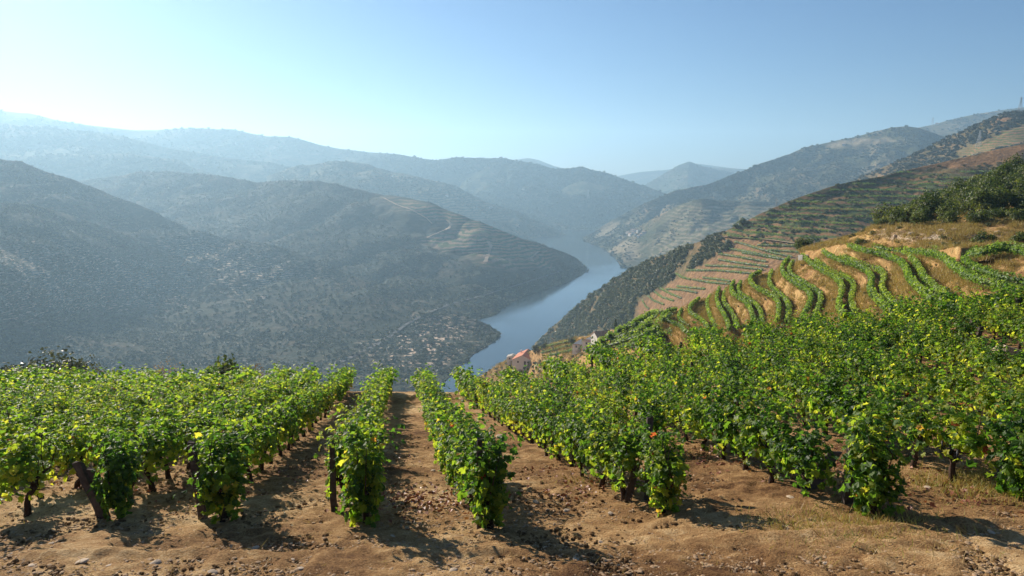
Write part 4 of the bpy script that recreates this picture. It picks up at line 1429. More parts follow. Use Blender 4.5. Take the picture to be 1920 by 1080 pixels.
# ------------------------------------------------------------------ stones, litter, dry grass
def stone_mb(sx, sy, sz, g):
    import bmesh
    bm = bmesh.new(); bmesh.ops.create_icosphere(bm, subdivisions=2, radius=1)
    o3 = g.random(3) * 50
    V = np.array([v_.co[:] for v_ in bm.verts]); Fc_ = [tuple(v_.index for v_ in f.verts) for f in bm.faces]
    bm.free()
    r_ = 1 + 0.30 * vnoise(V[:, 0] * 1.3 + o3[0], V[:, 1] * 1.3 + V[:, 2] * 1.7 + o3[1], 3)
    V = V * r_[:, None]
    V = np.sign(V) * np.abs(V) ** 0.8
    mb = MB(); mb.add(V * np.array([sx, sy, sz]), Fc_)
    return mb


g = np.random.default_rng(5)
stone_src = []
for k in range(6):
    o = stone_mb(1, 0.55 + .3 * g.random(), 0.22 + 0.2 * g.random(), g).build("stone", M['stone'], link=False)
    stone_src.append(o)
STN = [(290, 1058, 12), (238, 1034, 10), (150, 1056, 15), (425, 1046, 7), (732, 1010, 12), (545, 1052, 9), (1127, 1018, 6), (1483, 935, 12), (1062, 958, 8), (1096, 886, 8), (850, 1072, 13), (1430, 925, 6), (1660, 862, 7),
       (940, 820, 12), (480, 1028, 8), (562, 1068, 9), (720, 1046, 6), (1240, 1066, 7), (1742, 920, 13), (60, 1062, 10), (1005, 942, 7), (812, 883, 5), (1395, 985, 6), (1700, 1010, 8), (1860, 1000, 9), (330, 1032, 7), (95, 1020, 6),
       (1145, 963, 6), (1800, 960, 7), (1550, 1058, 8), (1640, 905, 6), (600, 905, 6), (1016, 1040, 6), (205, 1062, 8), (1320, 1010, 6), (1905, 930, 10), (1080, 1050, 7), (24, 1040, 9), (400, 1075, 11), (960, 870, 6)]
zone = [("in the bottom left corner", 0, 330), ("below the second row at left", 330, 560), ("below the vine left of the aisle", 560, 800), ("at the foot of the aisle", 800, 1000), ("in front of the tall grey post", 1000, 1330), ("near the leaning slate slab", 1330, 1640), ("on the right foreground soil", 1640, 2000)]
def zone_of(x_):
    return [z_[0] for z_ in zone if z_[1] <= x_ < z_[2]][0]


szw = {5: "tiny", 6: "tiny", 7: "small", 8: "small", 9: "smallish", 10: "mid-sized", 11: "mid-sized", 12: "large", 13: "large", 14: "broad", 15: "broad"}
for k, (px_, py_, s_) in enumerate(STN):
    p = hitF(px_, py_)
    o = stone_src[k % 6].copy(); COL.objects.link(o)
    sc = s_ * p[1] / F_PX * 0.95
    o.scale = (sc, sc, sc); o.location = (p[0], p[1], p[2] + sc * 0.12); o.rotation_euler = (random.uniform(-.2, .2), random.uniform(-.2, .2), random.random() * 6)
    zn = [z_[0] for z_ in zone if z_[1] <= px_ < z_[2]][0]
    near = "lower" if py_ > 1030 else ("upper" if py_ < 940 else "middle")
    same = sorted([q_[0] for q_ in STN if zone_of(q_[0]) == zn])
    tag(o, f"{szw[s_]} pale flat stone {zn}, {ordw(same.index(px_) + 1)} from the left there", "stone", "loose pale stones on the soil")

# gravel
peb = [stone_mb(1, .7, .45, g).build("pebble", M['pebble'], link=False) for k in range(4)]
n = 40000
yy = 5.5 + 12 * g.random(n) ** 1.7; xx = (g.random(n) * 2 - 1) * 0.85 * (yy + .5)
dn = fbm(xx / 1.4, yy / 1.4, 3, 15); ok = dn + 0.35 * (yy < 8) > g.random(n) * 0.7 - 0.25
xx, yy = xx[ok], yy[ok]
sz = 0.006 + 0.024 * g.random(len(xx)) ** 4
scatter_nodes("gravel", np.stack([xx, yy, ground(xx, yy) + 0.01], -1), sz[:, None] * np.array([[1.15, 1, .7]]), peb)

clod = [stone_mb(1, .8, .6, g).build("clod", M['soil'], link=False) for k in range(4)]
n = 26000
yy = 5.5 + 14 * g.random(n) ** 1.5; xx = (g.random(n) * 2 - 1) * 0.85 * (yy + .5)
ok = fbm(xx / 0.9, yy / 0.9, 3, 19) > g.random(n) * 0.5 - 0.3
xx, yy = xx[ok], yy[ok]
sz = 0.008 + 0.030 * g.random(len(xx)) ** 3
scatter_nodes("clods", np.stack([xx, yy, ground(xx, yy) + 0.005], -1), sz[:, None] * np.ones((1, 3)), clod)

# fallen red-brown leaves
n = 1600
cx = []; cy = []
for (px_, py_, r_, m_) in [(800, 940, .55, 260), (1530, 880, .4, 60), (1720, 905, .5, 120), (1090, 920, .5, 90), (880, 780, .6, 60), (1400, 870, .6, 120), (1250, 850, .6, 100), (430, 900, .8, 100), (230, 890, .9, 100), (1800, 930, .5, 80), (1330, 860, .5, 70), (1050, 880, .5, 60), (700, 860, .5, 50)]:
    p = hitF(px_, py_); cx.append(p[0] + r_ * g.normal(size=m_)); cy.append(p[1] + r_ * g.normal(size=m_))
cx = np.concatenate(cx); cy = np.concatenate(cy)
C = np.stack([cx, cy, ground(cx, cy) + 0.035], -1)
V, Fq = cards(C, unit(np.array([0, 0, 1.0]) + 0.45 * g.normal(size=C.shape)), 0.05 + 0.05 * g.random(len(C)), 0.8, 0.35)
tag(mk("leaf_litter", V, Fq, M['red_litter'], attrs={"tint": np.repeat(g.random(len(C)), 4)}), kind='stuff')


def blades(P, h_, wdt, g, lean=0.5):
    n = len(P)
    a = g.random(n) * 6.28
    u = np.stack([np.cos(a), np.sin(a), 0 * a], -1)
    tip = P + np.stack([lean * h_ * g.normal(size=n), lean * h_ * g.normal(size=n), h_ * (0.5 + g.random(n))], -1)
    mid = P * 0.5 + tip * 0.5 + np.array([0, 0, 1]) * (0.12 * h_)[:, None] if np.ndim(h_) else P * .5 + tip * .5
    V = np.stack([P - u * wdt, P + u * wdt, mid + u * wdt * .7, tip, mid - u * wdt * .7], 1)
    return V.reshape(-1, 3), np.arange(5 * n).reshape(n, 5)


Ps = []
for (px_, py_, rx_, ry_, m_) in [(1850, 900, .9, .35, 2600), (1905, 925, .5, .4, 1500), (1560, 990, .5, .35, 700), (1620, 1000, .5, .4, 600), (1690, 985, .4, .3, 300), (1270, 860, .4, .3, 250), (1880, 700, 1.0, .9, 1800),
                                (850, 735, .8, 1.0, 600), (1480, 980, .4, .3, 300), (1130, 900, .5, .3, 200), (1000, 780, .5, .8, 250)]:
    p = hitF(px_, py_)
    x = p[0] + rx_ * g.normal(size=m_); y = p[1] + ry_ * g.normal(size=m_)
    Ps.append(np.stack([x, y, ground(x, y)], -1))
Pg = np.concatenate(Ps)
# thin scatter of dry stalks everywhere
n = 5000
yy = 5.5 + 14 * g.random(n) ** 1.4; xx = (g.random(n) * 2 - 1) * 0.85 * yy
Pq = np.stack([xx, yy, ground(xx, yy)], -1)
V1, F1 = blades(Pg, 0.07 + 0.06 * g.random(len(Pg)), 0.0035, g, 0.6)
V2, F2 = blades(Pq, 0.025 + 0.04 * g.random(len(Pq)), 0.0025, g, 1.6)
V = np.concatenate([V1, V2]); Fq = np.concatenate([F1, F2 + len(V1)])
tv = np.concatenate([np.repeat(g.random(len(Pg)), 5), np.repeat(0.7 * g.random(len(Pq)), 5)])
tag(mk("dry_grass", V, Fq, M['straw'], attrs={"tint": tv}), kind='stuff')

# ------------------------------------------------------------------ trees and shrubs one can tell apart
def tree_proto(seed, rad, nleaf, leaf, mat, trunk_h, lobes=9, tr=0.14, name="tree", cat="tree", flatb=0.9):
    root = bpy.data.objects.new(name, None); root["category"] = cat
    V, Fq, t = crown(nleaf, rad, lobes, leaf, seed, flatb=0)
    V[:, 2] += trunk_h + rad[2] * 0.12
    mk("crown", V, Fq, mat, parent=root, attrs={"tint": t}, link=False)
    g = random.Random(seed)
    mb = MB()
    pts = [(0, 0, -0.4)]
    for k in range(4): pts.append((g.uniform(-.1, .1) * rad[0], g.uniform(-.1, .1) * rad[1], (k + 1) / 4 * (trunk_h + rad[2] * .4)))
    mb.tube(pts, [tr * 1.3, tr, tr * .85, tr * .7, tr * .4], 7, .3)
    for k in range(5):
        a = g.random() * 6.28; q = pts[2 + k % 2]
        mb.tube([q, (q[0] + math.cos(a) * rad[0] * .3, q[1] + math.sin(a) * rad[1] * .3, q[2] + rad[2] * .25), (q[0] + math.cos(a) * rad[0] * .6, q[1] + math.sin(a) * rad[1] * .6, q[2] + rad[2] * .5)], [tr * .5, tr * .35, tr * .12], 5)
    mb.build("trunk", M['treebark'], root, smooth=True, link=False)
    return root


OAK = [tree_proto(600 + k, (2.1, 2.1, 2.0 + .4 * (k % 3)), 1300, 0.30, M['oak_leaf'], 0.55, 11) for k in range(5)]
SHR = [tree_proto(620 + k, (1.0, 1.0, 0.95), 900, 0.15, M['oak_leaf'], 0.1, 9, 0.05, "shrub", "shrub") for k in range(3)]
OLV = [tree_proto(640 + k, (1.6, 1.6, 1.5), 1700, 0.13, M['olive_leaf'], 0.5, 10, 0.10) for k in range(3)]
DRY = [tree_proto(660 + k, (0.62, 0.62, 0.8), 420, 0.055, M['dry_leaf'], 0.4, 8, 0.02, "dry_shrub", "shrub") for k in range(2)]

THK = [(1500, 470), (1560, 450), (1600, 440), (1640, 424), (1700, 424), (1760, 424), (1840, 424), (1890, 420), (1990, 410), (1990, 270), (1920, 312), (1880, 326), (1800, 352), (1760, 372), (1700, 398), (1650, 420), (1600, 440)]
pp = sample(30, 420, inc=[THK], skip=1)
sel = []
for p in pp:
    if all(np.hypot(*(p[:2] - q[:2])) > 1.9 for q in sel): sel.append(p)
print("thicket", len(sel))
XY = [proj(p) for p in sel]
edge_i = []
for c0 in range(1540, 1990, 22):       # the trees along the lower front of the thicket
    q_ = [i for i in range(len(sel)) if c0 <= XY[i][0] < c0 + 22]
    if q_: edge_i.append(max(q_, key=lambda i: XY[i][1]))
order = sorted(range(len(sel)), key=lambda i: sel[i][1])[:240]
for i in sorted(set(order) | set(edge_i)):
    p = sel[i]; X, Y = XY[i]
    k = i
    where = "over the right end of the rocky bank" if X > 1830 else ("above the middle of the rocky bank" if X > 1700 else "at the left tip of the thicket")
    if i in edge_i:
        s_ = random.uniform(0.6, 0.95)
        lab = f"green oak on the thicket's lower front edge, {ordw(edge_i.index(i) + 1)} from the left"
        grp = "oaks along the lower edge of the thicket"
    else:
        s_ = random.uniform(0.75, 1.25)
        lab = f"rounded green oak deep in the dense thicket, {where}"; grp = f"green oaks in the thicket {where}"
    copy_tree(OAK[k % 5], (p[0], p[1], p[2] - 0.2), random.random() * 6, (s_, s_, s_ * random.uniform(.85, 1.2)), lab, grp, "tree")


def shrub(px_, py_, keys, size, src, label, cat="shrub", hs=1.0):
    h = hit(px_, py_, keys)
    if not h: print("no hit", px_, py_); return
    p = h[0]; s_ = size * p.y / F_PX
    copy_tree(src, (p.x, p.y, p.z - .1), random.random() * 6, (s_, s_, s_ * hs), label, None, cat)


for a in [
    (1610, 459, [30, "terr"], 13, SHR[0], "dark low shrub on the dry bench left below the rocky cut"),
    (1637, 440, [30], 8, SHR[1], "small dark shrub at the left tip of the rocky cut"),
    (1843, 459, [30], 24, SHR[2], "large round dark green shrub below the rocky cut at right"),
    (1912, 457, [30], 24, SHR[0], "large round green shrub at the right edge above the vine row"),
    (1693, 468, [30], 9, SHR[1], "small grey-green shrub on the dry bench above the long vine row"),
    (1801, 460, [30], 7, SHR[2], "little yellow-green shrub on the dry bench left of the big round one"),
    (1684, 455, [30], 5, SHR[0], "tiny green shrub just under the pale rocks"),
    (1756, 468, [30], 5, SHR[2], "tiny shrub right above the curving vine row"),
    (1344, 612, ["terr"], 10, SHR[1], "dark green shrub between the lower terraces beside the thin brown pole"),
    (1233, 618, [31, "terr"], 7, SHR[2], "small dark round shrub on the dry golden mound"),
    (1392, 424, [24], 6, OAK[0], "lone round tree on the ridge of the striped hillside", "tree"),
    (1380, 430, [24], 4, OAK[1], "low bush just under the lone ridge tree", "tree"),
    (1522, 470, ["terr", 24], 8, OAK[2], "green tree behind the utility pole", "tree"),
    (1534, 470, ["terr", 24], 7, OAK[3], "darker tree right of the utility pole", "tree"),
]: shrub(*a)
for k, (px_, py_, sz_) in enumerate([(932, 682, 10), (944, 675, 12), (955, 668, 9), (1004, 662, 8), (1020, 655, 6), (1072, 645, 7), (1162, 622, 6)]):
    shrub(px_, py_, [31], sz_, OLV[k % 3], ["leftmost grey-green bush on the slope left of the barn", "biggest grey-green bush just left of the barn", "small bush touching the shed by the barn", "bush on the right side of the red-roofed barn",
          "small bush between the barn and the farmhouse", "bush at the left wall of the white farmhouse", "low bush just right of the cypress"][k], "shrub")


def beyond(px_, top_py, Y, rad_px, src, label, hs=1.0, cat="shrub", ref=1.0, ht=1.0):
    """plant standing on the falling ground behind the field, its top at top_py"""
    x = (px_ - 960) / F_PX * Y / 1.0
    z = float(ground(x, Y)); top = float(at(px_, top_py, Y)[2])
    cw = [c_ for c_ in src.children if c_.name.startswith("crown")][0].data
    cz = np.zeros(len(cw.vertices) * 3, np.float32); cw.vertices.foreach_get("co", cz); cz = cz.reshape(-1, 3)
    s_ = max(0.3, (top - z) / np.percentile(cz[:, 2], 99))
    sx_ = rad_px * Y / F_PX / np.percentile(np.abs(cz[:, 0]), 97)
    copy_tree(src, (x, Y, z), random.random() * 6, (sx_, sx_, s_), label, None, cat)


for a in [
    (22, 682, 44, 80, OLV[0], "dark grey-green olive tree at far left behind the vines", 1, "tree", 1.7, 2.2),
    (80, 664, 43, 58, OLV[1], "tallest dark olive tree behind the vines at left", 1, "tree", 1.7, 2.2),
    (118, 682, 43, 36, OLV[2], "smaller dark olive tree right of the tallest one at left", 1, "tree", 1.7, 2.2),
    (-35, 684, 44, 66, OLV[2], "dark olive tree cut by the left edge of the picture", 1, "tree", 1.7, 2.2),
    (403, 674, 42, 38, OAK[1], "round yellow-green bush standing alone behind the left vines", 1, "tree", 2.1, 2.9),
    (285, 678, 42, 26, DRY[0], "pale dry feathery shrub left of the round green bush", 1, "shrub", .62, 1.3),
    (466, 680, 42, 25, DRY[1], "pale dry feathery shrub right of the round green bush", 1, "shrub", .62, 1.3),
    (150, 692, 47, 15, DRY[0], "small dry shrub beside the olive trees at left", 1, "shrub", .62, 1.3),
    (640, 690, 46, 12, DRY[1], "small dry tuft behind the vines left of the aisle", 1, "shrub", .62, 1.3),
]: beyond(*a)

# cypress beside the farmhouse
h = hit(1154, 622, [31, 24])
cy = bpy.data.objects.new("cypress_tree", None); COL.objects.link(cy)
tag(cy, "slender dark cypress right of the tan-roofed farmhouse", "tree")
g = np.random.default_rng(77)
n = 1400
zz = g.random(n); rr = 0.75 * np.sin(np.clip(zz * 0.95 + 0.05, 0, 1) ** 0.6 * math.pi) ** 0.8 * (0.75 + .35 * g.random(n)); aa = g.random(n) * 6.28
C = np.stack([rr * np.cos(aa), rr * np.sin(aa), 0.3 + zz * 5.6], -1)
V, Fq = cards(C, unit(np.stack([np.cos(aa), np.sin(aa), 0.4 + 0 * aa], -1) + .4 * g.normal(size=C.shape)), 0.3)
mk("crown", V, Fq, M['oak_leaf'], parent=cy, attrs={"tint": np.repeat(0.25 * g.random(n), 4)})
tb = MB(); tb.tube([(0, 0, -1), (0, 0, 3)], [.15, .08], 6); tb.build("trunk", M['treebark'], cy)
cy.location = h[0]; cy.scale = (1.0, 1.0, 1.0)


# ------------------------------------------------------------------ buildings
def house(loc, w_, l_, hw, rise, rz, roof_mat, wall_mat, label, cat="house", name="house", wins=3, chim=(), door=True, hip=0.0, over=0.35):
    """gabled house: w_ along x (gable side), ridge along y"""
    root = empty(name, loc, label, cat, None, rz)
    mb = MB()
    x, y = w_ / 2, l_ / 2
    b = -3.0
    vs = [(-x, -y, b), (x, -y, b), (x, y, b), (-x, y, b), (-x, -y, hw), (x, -y, hw), (x, y, hw), (-x, y, hw), (0, -y + hip, hw + rise), (0, y - hip, hw + rise)]
    mb.add(vs, [(0, 1, 5, 4), (1, 2, 6, 5), (2, 3, 7, 6), (3, 0, 4, 7), (4, 5, 8), (6, 7, 9)])
    wall = mb.build("wall", wall_mat, root)
    rb = MB(); t = 0.16; sl = rise / x
    X = x + over; Y_ = y + over * .6; e = hw - over * sl
    nseg = max(4, int(l_ / 1.2))
    for sgn in (-1, 1):
        vs = []; fs = []
        for i in range(nseg + 1):
            for jx_ in range(7):
                f = jx_ / 6
                yy_ = -Y_ + 2 * Y_ * i / nseg
                if hip:
                    lim = Y_ - (hip + over) * (1 - f) ** 0 * f
                    yy_ = max(-lim, min(lim, yy_))
                zz_ = e + (hw + rise - e) * f + 0.05 * math.sin(i * 3.14) + random.uniform(-.02, .02)
                vs.append((sgn * X * (1 - f), yy_, zz_ + 0.05))
        base_n = len(vs)
        vs += [(v_[0], v_[1], v_[2] - t) for v_ in vs]
        for i in range(nseg):
            for jx_ in range(6):
                a = i * 7 + jx_
                q = (a, a + 1, a + 8, a + 7)
                fs.append(q if sgn < 0 else q[::-1])
                q2 = tuple(v_ + base_n for v_ in q)
                fs.append(q2[::-1] if sgn < 0 else q2)
        for i in range(nseg):
            fs.append((i * 7, (i + 1) * 7, (i + 1) * 7 + base_n, i * 7 + base_n))
        for jx_ in range(6):
            fs.append((jx_, jx_ + 1, jx_ + 1 + base_n, jx_ + base_n)); a = nseg * 7 + jx_
            fs.append((a, a + 1, a + 1 + base_n, a + base_n))
        rb.add(vs, fs)
    if hip:
        for s_ in (-1, 1):
            rb.add([(-X, s_ * Y_, e + .05), (X, s_ * Y_, e + .05), (0, s_ * (Y_ - hip - over), hw + rise + .05)], [(0, 1, 2)])
    roof = rb.build("roof", roof_mat, root)
    for (cx_, cyy, ch) in chim:
        c = MB(); c.box((cx_, cyy, hw + rise * .6 + ch / 2), (.7, .6, ch)); c.box((cx_, cyy, hw + rise * .6 + ch + .08), (.9, .8, .14)); c.build("chimney", M['white'], roof)
    for k in range(wins):
        yy_ = -y + l_ * (k + .5) / wins
        for sgn in (-1, 1):
            wn = MB(); wn.box((sgn * (x + .02), yy_, hw * .55), (.08, .9, 1.1)); wf = wn.build("window", M['glass'], root)
            fr = MB()
            for dz_ in (-.62, .62): fr.box((sgn * (x + .05), yy_, hw * .55 + dz_), (.12, 1.2, .12))
            fr.build("frame", M['concrete'], wf)
    wn = MB(); wn.box((-w_ * .22, -y - .02, hw * .55), (.9, .08, 1.1)); wn.build("window", M['glass'], root)
    if door:
        d_ = MB(); d_.box((w_ * .12, -y - .03, 1.05), (1.1, .1, 2.1)); d_.build("door", M['post'], root)
    return root


def hp(px_, py_, keys=(31, 24)):
    h = hit(px_, py_, list(keys)); return np.array(h[0][:])


p = hp(985, 672)
house(p - np.array([0, 0, 1.8]), 12.0, 15, 2.8, 2.9, R(-14), M['tile_red'], M['plaster'], "red-roofed pale barn at the field edge above the river", "house", "barn", 2, [(-3.2, 3.0, 1.3)])
p = hp(961, 674)
house(p, 6, 5, 2.2, .9, R(-10), M['concrete'], M['plaster'], "small grey shed roof beside the red-roofed barn", "shed", "shed", 1, (), False)
p = hp(1092, 640)
house(p - np.array([0, 0, 3.2]), 7.5, 8, 2.2, 2.6, R(-28), M['tile_tan'], M['white'], "leftmost white farmhouse wing with a steep tan hipped roof", "house", "farmhouse", 2, [(0.4, 2.0, 1.6)], True, 2.6)
p = hp(1114, 633)
house(p - np.array([0, 0, 3.4]), 8.0, 9, 2.2, 2.6, R(-34), M['tile_tan'], M['white'], "middle farmhouse wing with tan roof and two white chimneys", "house", "farmhouse", 2, [(-1.2, 2.5, 2.0), (1.6, -2.5, 1.8)], True, 2.2)
p = hp(1138, 626)
house(p - np.array([0, 0, 2.6]), 6.5, 13, 2.2, 2.0, R(-70), M['tile_tan'], M['white'], "long low farmhouse wing with tan roof beside the cypress", "house", "farmhouse", 3, (), False)
for (px_, py_, k_, w_, l_, lab) in [(1757, 233, 20, 22, 14, "lone white house on the far skyline beside the pylon"), (1582, 272, 21, 16, 9, "tiny white shed on the tan far hilltop field"),
                                    (838, 368, 19, 16, 11, "white house with a pale yard high on the hazy far slope"), (921, 390, 19, 15, 10, "white house low on the hazy far slope above the river"), (970, 424, 25, 15, 10, "tiny pale house behind the vineyard ridge"),
                                    (735, 331, 19, 10, 8, "tiny pale house on the hazy far ridge")]:
    h = hit(px_, py_, [k_]) or hit(px_, py_)
    house(np.array(h[0][:]), w_ * .6, l_, 4.5, 2.2, R(random.uniform(50, 110)), M['tile_tan'], M['white'], lab, "house", "white_house", 2)
vl = [(1182, 441), (1188, 437), (1193, 440), (1198, 436), (1186, 434), (1203, 441), (1192, 433), (1177, 439), (1208, 438), (1199, 444)]
for k, (px_, py_) in enumerate(vl):
    h = hit(px_, py_, [22]) or hit(px_, py_)
    house(np.array(h[0][:]), random.uniform(7, 10), random.uniform(9, 14), random.uniform(4, 6.5), 2.0, R(random.uniform(20, 110)), M['tile_tan'], M['white'],
          f"white house in the far riverside hamlet, {['lowest left','upper left','left centre','upper centre','topmost left','right centre','topmost','farthest left','farthest right','lowest right'][k]} of the cluster", "house", "white_house", 1)["group"] = "white houses of the riverside hamlet"

# ------------------------------------------------------------------ pylons and poles
def pylon(loc, h_, rz, label):
    root = empty("electricity_pylon", loc, label, "pylon", None, rz)
    mb = MB(); b = h_ * .13; t = h_ * .02; r_ = h_ * .008
    lv = [0, .2, .38, .54, .68, .8, .9, 1.0]
    def wd(f): return b * (1 - f / .8) + t * (f / .8) if f < .8 else t
    for sx in (-1, 1):
        for sy in (-1, 1):
            mb.tube([(sx * wd(f), sy * wd(f), f * h_) for f in lv], [r_] * len(lv), 4)
    for f0, f1 in zip(lv[:-1], lv[1:]):
        for s_ in (-1, 1):
            mb.tube([(-wd(f0), s_ * wd(f0), f0 * h_), (wd(f1), s_ * wd(f1), f1 * h_)], [r_ * .6] * 2, 4)
            mb.tube([(wd(f0), s_ * wd(f0), f0 * h_), (-wd(f1), s_ * wd(f1), f1 * h_)], [r_ * .6] * 2, 4)
            mb.tube([(s_ * wd(f0), -wd(f0), f0 * h_), (s_ * wd(f1), wd(f1), f1 * h_)], [r_ * .6] * 2, 4)
    mb.build("lattice_mast", M['steel'], root)
    for f in (.7, .82, .94):
        c = MB(); L_ = h_ * .16
        for s_ in (-1, 1):
            c.tube([(0, 0, f * h_), (s_ * L_, 0, f * h_)], [r_, r_ * .7], 4); c.tube([(0, 0, (f + .04) * h_), (s_ * L_, 0, f * h_)], [r_ * .7] * 2, 4)
            c.tube([(s_ * L_, 0, f * h_), (s_ * L_, 0, (f - .045) * h_)], [r_ * .8] * 2, 4)
        c.build("crossarm", M['steel'], root)


h = hit(1912, 211, [23]); pylon(h[0], 27 * h[0].y / F_PX, .4, "steel lattice pylon on the ridge at the upper right corner")
h = hit(1748, 237, [20]); pylon(h[0], 16 * h[0].y / F_PX, .2, "distant lattice pylon on the skyline beside the white house")
h = hit(1835, 276, [23]); pylon(h[0], 30 * h[0].y / F_PX, .5, "lattice pylon standing against the dark wooded right slope")
h = hit(1455, 388, [24]); pylon(h[0], 16 * h[0].y / F_PX, .3, "small thin pylon on the crest of the striped hillside")
h = hit(1103, 372, [17])
if h: pylon(h[0], 16 * h[0].y / F_PX, .3, "very faint pylon on the blue hill across the river")


def pole(px_, base_py, top_py, keys, r_, label, mat, arm=True):
    h = hit(px_, base_py, keys) or hit(px_, base_py + 8, keys) or hit(px_, base_py); p = h[0]; H_ = (base_py - top_py) * p.y / F_PX
    root = empty("utility_pole", p, label, "pole")
    mb = MB(); mb.tube([(0, 0, -.6), (0, 0, H_ * .5), (0, 0, H_)], [r_, r_ * .85, r_ * .65], 8); mb.build("shaft", mat, root)
    if arm:
        a = MB(); a.box((0, 0, H_ * .93), (H_ * .16, .05, .06)); a.build("crossarm", mat, root)


pole(1525, 474, 443, ["terr"], .12, "pale concrete utility pole at the far end of the terraces", M['concrete'])
pole(1375, 609, 580, ["terr"], .07, "thin brown pole standing among the lower terraces", M['treebark'], False)
pole(1062, 650, 628, [31], .12, "thin dark pole left of the white farmhouse", M['treebark'], False)
h = hit(1512, 476, ["terr"]) or hit(1512, 484, ["terr"]) or hit(1512, 484)
mb = MB(); mb.box((0, 0, .1), (2.6, 1.1, .9), .3); mb.box((0.9, .3, .65), (.5, .5, .5), .2)
o = mb.build("concrete_cistern", M['concrete']); o.location = h[0]; tag(o, "small pale concrete cistern at the foot of the utility pole", "cistern")

# boulders at the right edge of the field
for k, (px_, py_, s_, lab) in enumerate([(1893, 668, 30, "large grey-brown boulder at the right edge among dry grass"), (1880, 690, 18, "dark flat boulder below the large one at the right edge"), (1912, 705, 16, "small reddish boulder at the right edge"),
                                         (1868, 655, 13, "small pale boulder left of the large one at the right edge")]):
    p = hitF(px_, py_)
    if p is None: p = np.array([13.0 + k, 18.0, float(ground(13 + k, 18))])
    o = stone_mb(1, .8, .55, np.random.default_rng(90 + k)).build("boulder", M['slate'] if k % 2 else M['stone'])
    sc = s_ * p[1] / F_PX; o.scale = (sc, sc, sc); o.location = (p[0], p[1], p[2] + sc * .1); o.rotation_euler = (.1, .2, k)
    tag(o, lab, "boulder")

# vine rows running down the spur by the farmhouses
for k, (pl, lab) in enumerate([
    ([(1015, 664), (1050, 655), (1105, 641), (1150, 630), (1197, 613)], "long dark green vine row from the barn up past the farmhouse"),
    ([(1012, 655), (1045, 647), (1078, 641)], "short vine row between the barn and the white farmhouse"),
    ([(1060, 662), (1110, 651), (1160, 638), (1215, 618), (1245, 606)], "vine row just below the farmhouse, climbing right"),
    ([(1110, 662), (1160, 650), (1215, 632), (1250, 618)], "vine row under the farmhouse, close above the foreground vines"),
    ([(1160, 660), (1210, 645), (1262, 628)], "lowest vine row showing above the foreground canopy"),
    ([(1160, 627), (1200, 608), (1235, 592), (1262, 580)], "vine row climbing from the cypress to the terraces"),
    ([(1170, 622), (1205, 603), (1232, 590)], "upper short vine row right of the cypress"),
    ([(1190, 640), (1215, 612), (1228, 598)], "steep vine row crossing the slope right of the farmhouse"),
    ([(1225, 632), (1243, 612), (1255, 598)], "steep vine row near the dry golden mound"),
    ([(1130, 642), (1160, 630), (1190, 612), (1214, 596)], "vine row running straight behind the cypress slope"),
    ([(1150, 650), (1180, 637), (1205, 620), (1232, 600)], "vine row midway between the cypress and the golden mound"),
    ([(1180, 652), (1206, 638), (1238, 618)], "short vine row low between the cypress and the golden mound"),
    ([(1030, 668), (1080, 657), (1120, 648)], "vine row right above the foreground canopy by the barn"),
]):
    ln = drape(pl, [31, "terr"], 4)
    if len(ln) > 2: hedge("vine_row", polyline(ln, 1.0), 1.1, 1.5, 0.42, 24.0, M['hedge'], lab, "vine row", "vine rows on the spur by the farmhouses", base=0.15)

# ------------------------------------------------------------------ tufts and rubble on the dry banks
def tuft_mesh(seed, n, h_, spread, wdt, mat, nm):
    g = np.random.default_rng(seed)
    P = np.stack([spread * g.normal(size=n), spread * g.normal(size=n), np.zeros(n)], -1)
    V, Fq = blades(P, h_ * (0.6 + .6 * g.random(n)), wdt, g, 0.35)
    return mk(nm, V, Fq, mat, attrs={"tint": np.repeat(0.75 * g.random(n) ** 1.5, 5)}, link=False)


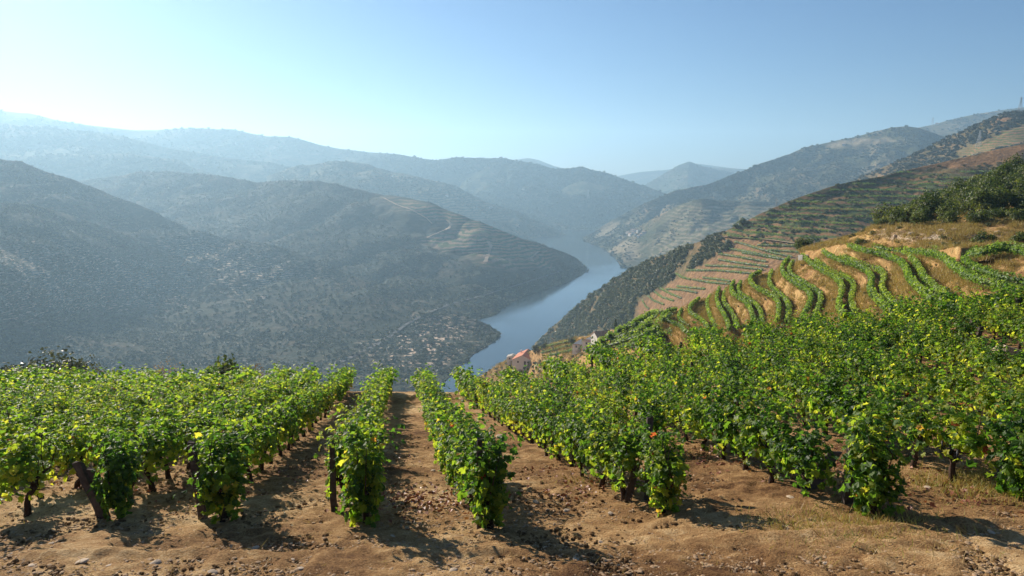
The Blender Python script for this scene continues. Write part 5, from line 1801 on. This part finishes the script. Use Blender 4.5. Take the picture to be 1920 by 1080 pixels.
tufts = [tuft_mesh(700 + k, 46, .42, .22, .012, M['straw'], "tuft") for k in range(4)]
GRID[99] = TG
tp = sample(99, 16000, patch=3.5, thr=-0.1, skip=0, lo=5)
up = sample(30, 7000, patch=5, thr=-0.1, skip=2)
sp_ = sample(31, 5000, patch=12, thr=-0.1, skip=2)
X, Y = proj(tp)
pts = np.concatenate([tp, up, sp_]); scl = np.concatenate([0.5 + 0.9 * rng.random(len(tp)), 0.5 + 1.0 * rng.random(len(up)), 1.2 + 2.2 * rng.random(len(sp_))])
scatter_nodes("dry_grass", pts, scl[:, None] * np.array([[1, 1, .8]]), tufts)
rub = sample(30, 1500, inc=[[(1620, 445), (1650, 425), (1720, 428), (1800, 430), (1835, 440), (1800, 456), (1740, 458), (1680, 455), (1640, 455)], [(1850, 440), (1910, 430), (1910, 450), (1860, 452)]], skip=1)
rb2 = sample(99, 500, patch=3, thr=0.15, skip=0, lo=5)
pts = np.concatenate([rub, rb2]); sz = np.concatenate([0.08 + 0.34 * rng.random(len(rub)) ** 3, 0.05 + .14 * rng.random(len(rb2)) ** 2])
scatter_nodes("rubble", pts, sz[:, None] * np.ones((1, 3)), [stone_mb(1, .8, .7, np.random.default_rng(95 + k)).build("rock", M['stone'], link=False) for k in range(4)])
# low scrub on the dry banks
weeds = sample(99, 260, patch=6, thr=0.0, skip=0, lo=5)
w2 = sample(30, 300, patch=7, thr=0.0, skip=2)
w3 = sample(31, 1100, patch=14, thr=-0.2, skip=2)
pts = np.concatenate([weeds, w2, w3]); sz = np.concatenate([.15 + .3 * rng.random(len(weeds)), .2 + .45 * rng.random(len(w2)), .4 + 1.3 * rng.random(len(w3)) ** 2])
scatter_nodes("scrub", pts, sz[:, None] * np.ones((1, 3)), near_kinds)


# ------------------------------------------------------------------ haze
hz = MB()
HAZE_TOP = max(float(G_[..., 2].max()) for G_ in GRID.values()) + 15
print('HAZE_TOP', HAZE_TOP)
hz.box((-300, 3325, (WZ - 60 + HAZE_TOP) / 2), (12600, 7650, HAZE_TOP - (WZ - 60)))
m = bpy.data.materials.new("haze_air"); m.use_nodes = True
m.node_tree.nodes.clear()
out = m.node_tree.nodes.new("ShaderNodeOutputMaterial")
pv = m.node_tree.nodes.new("ShaderNodeVolumePrincipled")
pv.inputs["Color"].default_value = (*HAZE_COL, 1)
pv.inputs["Density"].default_value = HAZE_DENSITY
pv.inputs["Anisotropy"].default_value = HAZE_ANISO
m.node_tree.links.new(pv.outputs[0], out.inputs["Volume"])
tag(hz.build("haze", m), kind='stuff')
